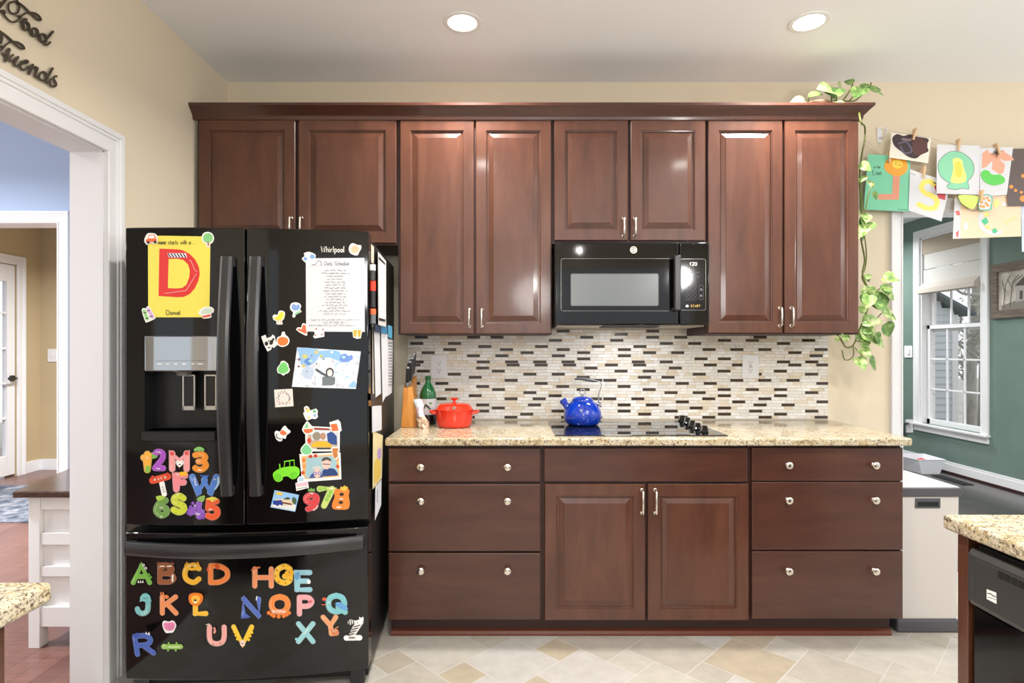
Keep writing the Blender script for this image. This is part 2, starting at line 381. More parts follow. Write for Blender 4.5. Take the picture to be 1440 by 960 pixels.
# ------------------------------------------------------------------ room shell
m = MB(); m.box(-66.7, 84.3, 0, 5, -2, CZ, WALL); m.box(84.3, 176, 0, 5, 81, CZ, WALL); m.box(176, XG, 0, 5, -2, CZ, WALL)
struct(m, 'wall_back', org=(0,0,0))
m = MB()
for a, b, z0, z1 in ((87.5, 125.6, -2, CZ), (45, 87.5, 81, CZ), (-60, 45, -2, CZ)):
    m.box(XL-4.9, XL, Y(a), Y(b), z0, z1, WALL)
m.box(XL-4.95, XL-4.9, Y(-60), Y(138), 81, CZ, BLUE); m.box(XL-4.9, XL-4.0, Y(125.6), Y(138), -2, CZ, BLUE)
struct(m, 'wall_left', org=(XL,0,0))
m = MB(); m.box(-330, 181, Y(-100), Y(138), CZ, CZ+4, CEIL); m.box(-330, 300, Y(138), Y(300), CZ, CZ+4, CEIL)
struct(m, 'ceiling', org=(0,0,CZ))
# cased opening on the left
m = MB()
CP = [(0,0),(0,.72),(.12,.8),(.4,.8),(.5,.56),(2.1,.56),(2.2,.74),(2.6,.74),(2.7,.92),(3.4,.95),(3.5,.85),(3.5,0)]
casing(m, 45, 87.5, 0, 81, CP, lambda u, z, h: (XL+h, Y(u), z), WHITE)
struct(m, 'trim_1')
m = MB(); m.box(XL-5.0, XL+.02, Y(87.3), Y(87.5), 0, 81, WHITE); m.box(XL-5.0, XL+.02, Y(45), Y(87.5), 80.8, 81, WHITE)
struct(m, 'trim_2')
m = MB(); m.box(XL, XL+.55, Y(91), Y(125.6), 0, 4.2, WHITE); m.box(XL, XL+.35, Y(91), Y(125.6), 4.2, 5, WHITE)
struct(m, 'baseboard_left', bev=.05)
# opening to the sunroom: casing on the back wall and jamb
m = MB()
casing(m, 84.5, 172, 0, 81, [(a*.74, h) for a, h in CP], lambda u, z, h: (u, -h, z), WHITE)
m.box(84.3, 84.5, -.02, 5.1, 0, 81, WHITE); m.box(84.3, 176, -.02, 5.1, 80.8, 81, WHITE)
struct(m, 'trim_3')
# rear wall of the kitchen, with its two wide windows
m = MB()
for x0, x1, z0, z1 in ((-330, -190, 0, CZ), (-60, -30, 0, CZ), (100, 181, 0, CZ), (-190, -60, 96, CZ), (-30, 100, 96, CZ), (-190, -60, 0, 6), (-30, 100, 0, 6)):
    m.box(x0, x1, Y(-104), Y(-100), z0, z1, WALL)
struct(m, 'wall_rear', org=(0,Y(-100),0))

# kitchen floor: big and small tiles set on the diagonal
TL = [noisy('floor_tile_%d' % i, [(.3,tuple(int(q*.94) for q in c)),(.7,tuple(min(255,int(q*1.03)) for q in c))], (14,14,14), 5, rough=.35) for i, c in enumerate(((186,180,170),(178,171,160),(170,161,146),(188,184,178),(178,165,145)))]
GROUT = mat('floor_grout', (200,196,189), .8)
m = MB(); A_, B_ = 11.0, 5.5; c45 = math.sqrt(.5); rnd = random.Random(3)
def tile(u0, v0, u1, v1):
    g = .09; P = [(u0+g,v0+g),(u1-g,v0+g),(u1-g,v1-g),(u0+g,v1-g)]
    W_ = [((u-v)*c45, (u+v)*c45) for u, v in P]; cx = sum(p[0] for p in W_)/4; cy = sum(p[1] for p in W_)/4
    if not (XL-4 < cx < XG+6 and Y(-100) < cy < 7) or not (cx < 84 or cy < 4): return
    if cx < 84 and cy > 2: return
    m.face([(x, y, 0) for x, y in W_], TL[rnd.choice((0,0,1,1,2,3,3,4))])
per = A_+B_
for i in range(-40, 40):
    for j in range(-40, 40):
        u, v = i*A_-j*B_, j*A_+i*B_      # hopscotch lattice
        tile(u, v, u+A_, v+A_); tile(u+A_, v, u+A_+B_, v+B_)
m.box(XL-4.9, XG, Y(-100), Y(129), -1, -.03, GROUT)
struct(m, 'floor', org=(0,0,0))
DARKW = planks('dark_walnut_floor', ((66,58,56),(52,46,45),(30,26,26)), .1, 1.3, .2, PI/2)
REDW = planks('red_oak_floor', ((128,90,82),(110,74,68),(80,52,48)), .08, 1.1, .3, PI/2)
m = MB(); m.box(70, XG, Y(129), Y(300), -1, -.02, DARKW); struct(m, 'floor_sunroom', org=(100,Y(129),0))
m = MB(); m.box(-330, XL-4.9, Y(-100), Y(300), -1, 0, REDW); m.box(XL-4.9, XL, Y(45), Y(87.5), -.9, .01, REDW); struct(m, 'floor_hall', org=(-200,0,0))

# dining room and entry behind the left opening
D2 = 138
m = MB(); m.box(-330, -182, Y(D2), Y(D2+4.5), 0, CZ, BLUE); m.box(-182, -108.1, Y(D2), Y(D2+4.5), 81, CZ, BLUE); m.box(-108.1, -60, Y(D2), Y(D2+4.5), 0, CZ, BLUE)
struct(m, 'wall_dining', org=(-110,Y(D2),0))
m = MB(); casing(m, -182, -108.1, 0, 81, [(a*.8, h) for a, h in CP], lambda u, z, h: (u, Y(D2)-h, z), WHITE); m.box(-108.3, -108.1, Y(D2)-.4, Y(D2+4.6), 0, 81, WHITE); m.box(-182, -108.1, Y(D2)-.4, Y(D2+4.6), 80.9, 81, WHITE)
struct(m, 'trim_4')
XF, DF = -200.0, 245.0
m = MB(); m.box(XF-5, XF, Y(233.5), Y(DF+5), 0, CZ, FOYERW); m.box(XF-5, XF, Y(142.5), Y(196), 0, CZ, FOYERW); m.box(XF-5, XF, Y(196), Y(233.5), 85, CZ, FOYERW)
struct(m, 'wall_entry', org=(XF,Y(DF),0))
m = MB(); m.box(XF, -62, Y(DF), Y(DF+5), 0, CZ, FOYERW); struct(m, 'wall_entry_far')
m = MB(); m.box(-64, -62, Y(142.5), Y(DF), 0, CZ, FOYERW); struct(m, 'wall_entry_right')
m = MB(); m.box(XF, -64, Y(DF)-.6, Y(DF), 0, 4.6, WHITE); m.box(XF, XF+.6, Y(237), Y(DF), 0, 4.6, WHITE); struct(m, 'baseboard_entry', bev=.08)
m = MB()
casing(m, 196, 233.5, 0, 85, CP, lambda u, z, h: (XF+h, Y(u), z), WHITE)
struct(m, 'trim_5')
# glazed front door
m = MB(); x0, x1 = XF-2.4, XF-.6
m.box(x0, x1, Y(229.6), Y(233.3), .8, 84.8, WHITE); m.box(x0, x1, Y(196.2), Y(199.9), .8, 84.8, WHITE); m.box(x0, x1, Y(199.9), Y(229.6), .8, 8.6, WHITE); m.box(x0, x1, Y(199.9), Y(229.6), 78, 84.8, WHITE)
for z in (23.5, 37.4, 51.3, 65.4): m.box(x0+.3, x1-.3, Y(199.9), Y(229.6), z-.4, z+.4, WHITE)
for d in (209.8, 219.7): m.box(x0+.3, x1-.3, Y(d-.4), Y(d+.4), 8.6, 78, WHITE)
door = struct(m, 'door_1', bev=.1)
GLASS = pane_glass('window_glass')
m = MB(); m.box(XF-1.6, XF-1.4, Y(199.9), Y(229.6), 8.6, 78, GLASS); m.build('pane', door)
m = MB(); m.cyl((XF-.6, Y(231.6), 39.4), (XF+.2, Y(231.6), 39.4), 1.2, BLACKS); m.tube([(XF+.2,Y(231.6),39.4),(XF+1.6,Y(231.6),39.4),(XF+2,Y(230.6),39.4),(XF+2,Y(227.4),39.4)], .4, BLACKS); m.build('door_handle', door)
# paved porch outside that door
m = MB(); m.box(-560, XF-5, Y(100), Y(420), -8, -2, mat('porch_concrete', (190,188,184), .9)); struct(m, 'ground_porch')

# sunroom wall with its window
s0, s1, z0w, z1w = 222.6, 256.2, 18.4, 100.0     # clear opening, along the wall and up
m = MB()
for a, b, z0, z1 in ((130.6, s0, 0, CZ), (s1, 300, 0, CZ), (s0, s1, 0, z0w), (s0, s1, z1w, CZ)): m.box(XG, XG+6, Y(a), Y(b), z0, z1, GREEN)
m.box(70, XG+6, Y(300), Y(305), 0, CZ, GREEN)
struct(m, 'wall_right', org=(XG,Y(200),0))
m = MB(); m.box(XG-.6, XG, Y(131), Y(300), 0, 3.6, WHITE); m.box(XG-.4, XG, Y(131), Y(300), 3.6, 4.6, WHITE); struct(m, 'baseboard_right', bev=.08)
m = MB(); m.box(XG-1.3, XG-.6, Y(131), Y(300), 0, .7, WOODD); struct(m, 'trim_6', bev=.1)
m = MB()
casing(m, s0, s1, z0w, z1w, CP, lambda u, z, h: (XG-h, Y(u), z), WHITE)
m.box(XG-1.9, XG+5, Y(s0-4), Y(s1+4), z0w-.8, z0w, WHITE); m.box(XG-.7, XG, Y(s0-3.4), Y(s1+3.4), z0w-3.4, z0w-.8, WHITE)
for a, b in ((s0, s0+.8), (s1-.8, s1)): m.box(XG, XG+6, Y(a), Y(b), z0w, z1w, WHITE)
m.box(XG, XG+6, Y(s0), Y(s1), z1w-.8, z1w, WHITE)
win = struct(m, 'window_1', bev=.08)
def sash(nm, x, za, zb, rows):
    a, b = s0+.9, s1-.9; m = MB()
    m.box(x, x+1.4, Y(a), Y(a+1.8), za, zb, WHITE); m.box(x, x+1.4, Y(b-1.8), Y(b), za, zb, WHITE); m.box(x, x+1.4, Y(a), Y(b), za, za+2.2, WHITE); m.box(x, x+1.4, Y(a), Y(b), zb-1.6, zb, WHITE)
    w = (b-a-3.6)/3
    for i in (1,2): m.box(x+.4, x+1, Y(a+1.8+w*i-.35), Y(a+1.8+w*i+.35), za+2, zb-1.4, WHITE)
    for i in range(1, rows): z = za+2.2+(zb-za-3.8)*i/rows; m.box(x+.4, x+1, Y(a+1.6), Y(b-1.6), z-.35, z+.35, WHITE)
    s = m.build(nm, win, bev=.06)
    m = MB(); m.box(x+.65, x+.75, Y(a+1.8), Y(b-1.8), za+2.2, zb-1.6, GLASS); m.build('pane', s)
sash('lower_sash', XG+2.2, z0w, 61.5, 3); sash('upper_sash', XG+3.8, 58.8, z1w-.8, 2)
# roman shade hung in the window
SHC = mat('shade_cloth', (206,204,199), .9, spec=.1); SHB = mat('shade_board', (176,163,148), .85, spec=.1); SHE = mat('shade_fold', (190,182,172), .85, spec=.1)
t = thing('roman_shade', 'cream roman shade half raised in the tall window of the green room', 'window shade', (XG, Y((s0+s1)/2), 74))
m = MB(); m.box(XG+.3, XG+1.2, Y(s0+.9), Y(s1-.9), 92.6, z1w-.9, SHB); m.build('head_panel', t)
m = MB()
for i in range(2): m.box(XG+.5-.3*i, XG+1.1-.3*i, Y(s0+1), Y(s1-1.6), 86-7*i, 92.7-7*i, SHC)
m.build('cloth', t, bev=.15)
m = MB(); prof = [(XG+.6,80),(XG-.6,79.2),(XG-2.4,77.4),(XG-2.6,75.4),(XG-.4,75.0),(XG+.6,76)]
m.loft([[(x,Y(s0+.9),z) for x, z in prof],[(x,Y(s1-.9),z) for x, z in prof]], SHE); m.build('bottom_fold', t, bev=.1)

# outdoors past that window
m = MB(); m.box(XG+6, 1500, Y(-100), Y(1500), -30, -24, noisy('winter_lawn', [(.3,(150,146,128)),(.7,(186,182,168))], (1,1,1))); struct(m, 'ground_garden')
SIDE = mat('grey_siding', (206,210,216), .8); ROOFM = mat('roof_shingle', (92,94,100), .9)
hx, hd0, hd1, hm = 322.0, 420.0, 560.0, 247.0
t = thing('neighbor_house', 'pale grey clapboard house with a dark roof edge, outside the sunroom window', 'house', (hm, Y(490), -24))
m = MB()
for i in range(33):
    z = -24+i*5; top = z+5; o = max(0, (top-80)/.55) if top > 80 else 0
    if hx-o < hm+2: break
    x1 = hx-o; x0 = 2*hm-hx+o
    m.hexa([(x0,Y(hd0)-.7,z),(x1+.7,Y(hd0)-.7,z),(x1+.7,Y(hd1),z),(x0,Y(hd1),z)], [(x0,Y(hd0),top),(x1,Y(hd0),top),(x1,Y(hd1),top),(x0,Y(hd1),top)], SIDE)
m.build('wall', t)
for s in (1, -1):
    e = hm+s*(hx+9-hm); m = MB(); m.hexa([(e,Y(hd0-8),75),(hm,Y(hd0-8),121.2),(hm,Y(hd1+4),121.2),(e,Y(hd1+4),75)], [(e,Y(hd0-8),77.4),(hm,Y(hd0-8),123.6),(hm,Y(hd1+4),123.6),(e,Y(hd1+4),77.4)], ROOFM); m.build('roof_slope', t)
m = MB(); m.box(hx-3, hx+1.2, Y(hd0)-1.4, Y(hd0)+3, -24, 76, WHITE); m.build('corner_board', t)
BARK = noisy('bark', [(.3,(150,144,138)),(.7,(196,190,182))], (6,6,2)); LEAFB = mat('dry_leaves', (206,200,182), .9)
def bare_tree(x, d, h, seed, label):
    r = random.Random(seed); t = thing('bare_tree', label, 'tree', (x, Y(d), -24), group=None)
    m = MB(); m.tube([(x+r.uniform(-4,4)*k, Y(d), -24+h*k/5) for k in range(6)], [5,4.4,3.6,2.8,1.8,.6], BARK); m.build('trunk', t, smooth=60)
    m = MB()
    for k in range(40):
        z = -24+h*r.uniform(.12,1); a = r.uniform(0,2*PI); l = r.uniform(12,34); p = Vector((x, Y(d), z)); q = p+Vector((math.cos(a)*l, math.sin(a)*l, r.uniform(5,45)))
        m.tube([p, (p+q)/2+Vector((0,0,-4)), q], [1.6,1,.3], BARK, n=5)
        for j in range(5):
            b = p.lerp(q, r.uniform(.3,.95)); m.tube([b, b+Vector((r.uniform(-9,9), r.uniform(-9,9), r.uniform(-4,16)))], [.6,.15], BARK, n=4)
        for j in range(10):
            b = p.lerp(q, r.uniform(.2,1))+Vector((r.uniform(-6,6), r.uniform(-6,6), r.uniform(-12,14))); s_ = r.uniform(1.5,3.4)
            m.face([b+Vector((r.uniform(-s_,s_), r.uniform(-s_,s_), r.uniform(-s_,s_))) for _ in range(3)], LEAFB)
    m.build('branches', t, recalc=False)
for i, (x, d, lb) in enumerate(((400,505,'bare grey tree outside the sunroom window, right beside the pale house'), (366,448,'bare tree outside the sunroom window, seen through its right-hand panes'), (480,560,'farthest bare tree beyond the sunroom window'))): bare_tree(x, d, 300, 11+i, lb)

# ------------------------------------------------------------------ tile backsplash
DK = {0:[(770,86),(870,262)],1:[(770,645)],2:[(570,92),(570,595),(670,135),(770,313),(870,262),(870,533),(970,611)],3:[(670,697),(770,602),(970,267),(970,536),(1060,461)],
4:[(570,48),(570,412),(870,395),(870,666),(1060,219)],5:[(570,703),(670,563),(770,423),(870,140)],6:[(570,366),(670,227),(670,772),(770,676),(870,805),(970,387),(970,657),(1060,581)],
7:[(570,158),(670,425),(770,284),(870,233),(870,503),(1060,328)],8:[(570,594),(670,182),(670,727),(770,676),(1060,534)],9:[(770,284),(870,728),(970,267)],
10:[(570,52),(570,688),(670,275),(670,547),(770,133),(770,810),(870,393),(1060,219),(1060,491)],11:[(570,21),(670,289),(670,560),(770,147),(770,551),(870,137),(870,817),(970,403),(1060,328),(1060,598)],
12:[(570,683),(770,354),(870,481)],13:[(570,110),(670,148),(770,644),(870,229),(970,263),(1060,188)],14:[(570,410),(670,451),(670,725),(870,710),(970,563),(1060,489)],15:[(570,611),(770,280),(870,183),(870,410)],
16:[(670,271),(770,400),(770,536),(970,386),(970,655),(1060,311)],17:[(570,18),(570,290),(670,560),(870,547),(870,817),(1060,598)],18:[(570,683),(670,767),(770,673)],19:[(570,381),(670,149),(770,279),(870,229),(970,265),(970,536),(1060,190)],
20:[(670,451),(870,439),(870,710),(1060,490)],21:[(570,611),(670,694),(970,267),(1060,190)],22:[(570,272),(670,270),(670,541),(770,396),(770,536),(770,805),(870,802),(970,657)],23:[(870,548),(970,405),(1060,600)],
24:[(570,683),(670,495),(770,673),(870,259),(970,611),(1060,263)],25:[(670,148),(870,681),(970,267)],26:[(570,683),(670,722),(770,673),(870,441),(970,568),(1060,490)],27:[(670,421),(870,185),(970,267),(1060,190)],28:[(570,543),(670,269),(770,130),(770,400),(870,536),(870,803),(970,660),(1060,582)]}
LT = [noisy('stone_tile_%d' % i, [(.3,tuple(int(q*.95) for q in c)),(.7,tuple(min(255,int(q*1.03)) for q in c))], (40,40,90), 4, rough=.3) for i, c in enumerate(((232,226,216),(240,239,236),(226,214,196),(230,227,222),(220,206,184)))]
DT = mat('dark_glass_tile', (62,50,40), .12)
m = MB(); rnd = random.Random(12); k_ = DW/F; xl, xr = -22.7, 68.6
m.box(xl, xr, -.16, -.01, 35.72, 56.4, mat('tile_grout', (205,196,182), .9))
def chip(x0, x1, zc, mt):
    g = .035; h = .6668/2; x0 += g; x1 -= g; za, zb = zc-h+g, zc+h-g; y = -.24; zb = min(zb, 56.4)
    if x1-x0 < .05: return
    m.hexa([(x0,-.15,za),(x1,-.15,za),(x1,-.15,zb),(x0,-.15,zb)], [(x0+.02,y,za+.02),(x1-.02,y,za+.02),(x1-.02,y,zb-.02),(x0+.02,y,zb-.02)], mt)
for n in range(-2, 29):
    zc = 54.94-.6668*n; x = xl
    d = sorted(set(round((o+v/6.857-CX)*k_, 2) for o, v in DK.get(n, [])))
    for q in d+[xr]:
        while x < q-.05:
            w = rnd.choice((1.3,1.9,2.6,2.86)); e = min(x+w, q)
            if q-e < .6: e = q
            chip(x, e, zc, LT[rnd.choice((0,0,0,1,1,1,2,3,3,3,4))]); x = e
        if q < xr-.5:
            e = min(q+2.86, xr); chip(max(q,xl), e, zc, DT); x = e
bs = m.build('tile_backsplash', org=(20,0,35.7)); tag(bs, 'cream stone mosaic backsplash with scattered dark strips, between counter and wall cabinets', 'backsplash')

# ------------------------------------------------------------------ cabinets
def panel_door(name, parent, x0, x1, z0, z1, yb, wm, th=.8):
    yf = yb-th; prof = [(0,0),(0,.68),(.12,.8),(2.0,.8),(2.04,.64),(2.18,.6),(2.22,.36),(2.5,.36),(2.54,.46),(3.42,.7),(3.45,.76)]
    m = MB(); m.loft([[(x0+i,yb-d*th/.8,z0+i),(x1-i,yb-d*th/.8,z0+i),(x1-i,yb-d*th/.8,z1-i),(x0+i,yb-d*th/.8,z1-i)] for i, d in prof], wm)
    return m.build(name, parent)
def bar_pull(parent, x, z0, z1, yf):
    m = MB(); y = yf-1.15
    m.tube([(x,yf,z0+.3),(x,y+.25,z0+.3),(x,y,z0+.5),(x,y,z1-.5),(x,y+.25,z1-.3),(x,yf,z1-.3)], [.2,.2,.2,.2,.2,.2], NICKEL)
    m.turn([(0,0),(.3,0),(.3,.12),(.2,.2)], (x,yf,z0+.3), (0,-1,0), NICKEL, 12); m.turn([(0,0),(.3,0),(.3,.12),(.2,.2)], (x,yf,z1-.3), (0,-1,0), NICKEL, 12)
    return m.build('handle', parent, smooth=50)
def knob(parent, x, z, yf):
    m = MB(); m.turn([(.32,0),(.32,.1),(.2,.2),(.22,.5),(.5,.75),(.62,.9),(.62,1.0),(.5,1.12),(.25,1.17),(0,1.18)], (x,yf,z), (0,-1,0), NICKEL, 24); m.build('knob', parent, smooth=40)
DU = 112.05           # front of the upper doors
yu = Y(DU)
UX = lambda px: (px-CX)*DU/F
UZ = lambda py: CH-(py-CY)*DU/F
def wall_cab(label, x0, x1, z0, doors, grp='wall cabinets'):
    t = thing('wall_cabinet', label, 'cabinet', ((x0+x1)/2, 0, z0), group=grp)
    m = MB(); m.box(x0, x1, yu+.82, -.01, z0, 95.6, WOODD); m.build('carcass', t)
    for a, b, h in doors:
        d = panel_door('door', t, UX(a[0]), UX(a[1]), UZ(b[1]), UZ(b[0]), yu+.8, WOODV)
        bar_pull(d, UX(h[0]), UZ(h[2]), UZ(h[1]), yu)
    return t
wall_cab('short cherry wall cabinet with two raised-panel doors over the black refrigerator', -61.3, -22.25, 71.3, (((279.5,415),(168,341.5),(410,304,331)), ((419.5,557),(168,341.5),(424.5,304,331))))
wall_cab('tall cherry wall cabinet over the red pot, left of the microwave', -22.2, 7.75, 53.9, (((562.5,666.5),(168.5,469),(660,433,461)), ((669,775),(168.5,469),(677.5,433,461))))
wall_cab('short cherry wall cabinet directly above the black microwave', 7.8, 37.85, 71.6, (((779.5,883),(168.5,338),(876.5,305,334)), ((887,992),(168.5,338),(892.5,305,334))))
wall_cab('tall cherry wall cabinet right of the microwave, below the trailing plant', 37.9, 67.6, 53.9, (((996,1100.5),(168.5,468),(1096,431,460)), ((1103.5,1207.5),(168.5,468),(1112,431,460))))
m = MB(); prof = [(.3,95.4),(-.2,95.4),(-.35,95.9),(-.35,96.15),(-1.3,97.2),(-1.75,97.6),(-1.75,98.1),(-.5,98.1),(-.5,97.4),(.3,97.3)]
fr = [[(XL+.05,yu+o,z) for o, z in prof], [(67.6-o,yu+o,z) for o, z in prof], [(67.6-o,-.02,z) for o, z in prof]]
m.loft(fr, WOODH); o = m.build('crown_moulding', org=(3,-6,95.4)); tag(o, 'dark cherry crown moulding running along the tops of the wall cabinets', 'moulding')

DB = 100.75; yb_ = Y(DB)          # front of the base doors
BX = lambda px: (px-CX)*DB/F
BZ = lambda py: CH-(py-CY)*DB/F
def base_cab(label, x0, x1):
    t = thing('base_cabinet', label, 'cabinet', ((x0+x1)/2, 0, 0), group='base cabinets')
    m = MB(); m.box(x0, x1, yb_+.82, -.01, 4.0, 34.3, WOODD); m.build('carcass', t); return t
def drawer(t, a, b, c, d, knobs):
    m = MB(); x0, x1, z0, z1 = BX(a), BX(b), BZ(d), BZ(c)
    m.loft([[(x0+i,yb_+.8-q,z0+i),(x1-i,yb_+.8-q,z0+i),(x1-i,yb_+.8-q,z1-i),(x0+i,yb_+.8-q,z1-i)] for i, q in ((0,0),(0,.66),(.04,.75),(.14,.8))], WOODH)
    o = m.build('drawer' if knobs else 'false_front', t)
    for x, z in knobs: knob(o, BX(x), BZ(z), yb_)
t = base_cab('three-drawer cherry base cabinet beside the refrigerator, under the red pot', -21.65, 5.3)
for c, d, k in ((630,677,655.5),(680.5,775,703),(777.5,871.5,800.5)): drawer(t, 546, 760, c, d, ((592.5,k),(713.5,k)))
t = base_cab('cherry base cabinet with two raised-panel doors, under the cooktop', 5.35, 41.25)
drawer(t, 765, 1051, 630, 677, ())
for a, b, h in ((766,907.5,902.5),(911,1053,921)):
    d = panel_door('door', t, BX(a), BX(b), BZ(872), BZ(680.5), yb_+.8, WOODV); bar_pull(d, BX(h), BZ(723.5), BZ(686), yb_)
t = base_cab('three-drawer cherry base cabinet at the right end, beside the white trash can', 41.3, 68.2)
for c, d, k in ((629.5,676,653),(677.5,773,702),(775,870,801)): drawer(t, 1057.5, 1270, c, d, ((1107,k),(1228,k)))
m = MB(); m.box(-21.6, 67.7, Y(103.7), Y(104.4), 0, 4.0, WOODD); o = m.build('toe_kick'); tag(o, 'dark recessed toe kick board under the row of base cabinets', 'toe kick')
m = MB(); m.loft([[(x,Y(103.7)-a,z) for a, z in ((0,0),(.75,0),(.72,.3),(.5,.75),(0,.95))] for x in (-21.6, 67.7)], mat('shoe_wood', (112,56,36), .4)); o = m.build('shoe_moulding'); tag(o, 'red-brown shoe moulding along the floor below the toe kick', 'moulding')
# worktop
def slab(x0, x1, d0, d1, z0=34.35, z1=35.7): m = MB(); m.box(x0, x1, Y(d0), Y(d1), z0, z1, GRAN); return m
o = slab(-21.9, 69.0, 99.5, 125.35).build('granite_countertop', bev=.3, seg=3, smooth=40); tag(o, 'long speckled granite countertop over the cherry base cabinets, holding the cooktop', 'countertop')

# islands near the camera
o = slab(40.0, 80, 8, 53.8).build('granite_countertop', bev=.32, seg=3, smooth=40); tag(o, 'granite countertop over the dishwasher, entering at the lower right', 'countertop')
o = slab(-58, -30.3, -4, 38.2).build('granite_countertop', bev=.32, seg=3, smooth=40); tag(o, 'corner of a granite countertop entering at the lower left, before the white sideboard', 'countertop')
XD = 40.65            # face of the dishwasher
t = thing('island_cabinet', 'cherry cabinet end beside the black dishwasher under the right granite top', 'cabinet', (60, Y(30), 0))
m = MB(); m.box(40.85, 79, Y(51.8), Y(53.0), 0, 34.3, WOODV); m.build('end_panel', t, bev=.06)
m = MB(); m.box(62, 79, Y(10), Y(51.75), 0, 34.3, WOODD); m.box(41.2, 62, Y(10), Y(27), 0, 34.3, WOODD); m.box(41.2, 62, Y(27.05), Y(51.75), 33.95, 34.3, WOODD); m.build('carcass', t)
m = MB(); m.box(40.4, 41.18, Y(10.2), Y(26.9), 4, 33.8, WOODV); m.build('door', t, bev=.08)
t = thing('island_cabinet', 'cherry cabinet under the granite corner at the lower left', 'cabinet', (-45, Y(17), 0))
m = MB(); m.box(-56.5, -32.3, Y(-3), Y(36.7), 3.8, 34.3, WOODD); m.box(-56, -35, Y(-2), Y(34), 0, 3.8, WOODD); m.build('carcass', t)
for i in range(2): panel = MB(); a = -2.6+i*19.6; panel.loft([[(-32.3+q,Y(a)+i_,4.2+i_),(-32.3+q,Y(a+19)-i_,4.2+i_),(-32.3+q,Y(a+19)-i_,33.8-i_),(-32.3+q,Y(a)+i_,33.8-i_)] for i_, q in ((0,0),(0,.66),(.12,.8),(2,.8),(2.2,.52),(2.6,.52),(3.5,.76))], WOODV); panel.build('door', t)
m = MB(); m.loft([[(-56.2+i_,Y(36.7)+q,4.2+i_),(-32.7-i_,Y(36.7)+q,4.2+i_),(-32.7-i_,Y(36.7)+q,33.8-i_),(-56.2+i_,Y(36.7)+q,33.8-i_)] for i_, q in ((0,0),(0,.5),(.12,.6),(2,.6),(2.2,.3),(2.6,.3),(3.5,.5))], WOODV); m.build('end_panel', t)
# dishwasher
t = thing('dishwasher', 'black dishwasher under the granite top at the lower right', 'dishwasher', (50, Y(39.4), 0))
m = MB(); m.box(41.6, 61.9, Y(27.3), Y(51.5), .5, 33.6, BLACKM); m.build('tub', t)
m = MB(); m.box(XD+.35, 41.58, Y(27.4), Y(51.4), 4.2, 28.2, BLACKG); m.build('door_panel', t, bev=.15)
m = MB(); pr = [(41.58,28.4),(XD+.15,28.4),(XD-.15,28.9),(XD-.15,32.9),(XD+.2,33.4),(41.58,33.4)]
m.loft([[(x,Y(27.4),z) for x, z in pr],[(x,Y(51.4),z) for x, z in pr]], mat('console_grey', (58,57,56), .38)); con = m.build('control_panel', t, bev=.12)
for i in range(7):
    m = MB(); d = 47.9-.64*i; m.box(XD-.19, XD-.1, Y(d-.25), Y(d+.25), 32.0, 32.6, BLACKM); m.build('vent_slot', con)
dwp = Plane((XD-.16, 0, 0), (-1,0,0))
f = Flat(dwp); f.quad([(1387.5,828),(1401,833),(1401.5,849),(1387.5,842)], STICKW, .02); f.rib([(1389,834),(1393,834.5),(1396,837),(1400,839)], 1.6, INKG, .03, .01); f.rib([(1389,839.5),(1394,840.5),(1400,843)], .8, INKG, .03, .01); tag(f.build('sticker', con), 'white square sticker')
f = Flat(dwp); f.rib([(1368,838),(1368.5,790),(1371.5,787),(1405,801),(1445,820)], .7, paint(84,84,86), .02); f.build('control_outline', con)
m = MB(); m.box(XD+1.0, 41.58, Y(27.4), Y(51.4), .6, 4.1, BLACKM); m.build('kick_plate', t)

# trash can
t = thing('trash_can', 'tall slim white trash can with a dark rimmed lid beside the end cabinet', 'trash can', (74.9, Y(111.5), 0))
PUTTY = mat('putty_white', (206,201,196), .35); DGREY = mat('dark_grey_plastic', (78,78,84), .35)
m = MB(); m.loft([[(69.4+a,Y(104.1)+a,z),(80.6-a,Y(104.1)+a,z),(80.6-a,Y(119)-a,z),(69.4+a,Y(119)-a,z)] for a, z in ((.25,2.2),(.1,12),(0,24.6))], PUTTY); m.build('body', t, bev=.35, seg=3, smooth=40)
m = MB(); m.box(69.35, 80.65, Y(104.0), Y(119.1), 0, 2.3, DGREY); m.build('base_band', t, bev=.3)
m = MB(); m.box(69.1, 80.9, Y(103.8), Y(119.3), 24.5, 26.1, DGREY); m.build('lid_rim', t, bev=.25, seg=3)
m = MB(); m.box(69.4, 80.6, Y(104.2), Y(119), 26.0, 26.25, mat('lid_steel', (226,226,226), .25, .6)); m.build('lid', t, bev=.1)
m = MB(); m.box(72.55, 77.1, Y(103.95), Y(104.2), 22.4, 24.2, DGREY); g = m.build('grip', t, bev=.12, seg=3)
m = MB(); m.box(72.95, 76.7, Y(103.93), Y(104.0), 22.75, 23.6, BLACKM); m.build('grip_slot', g)

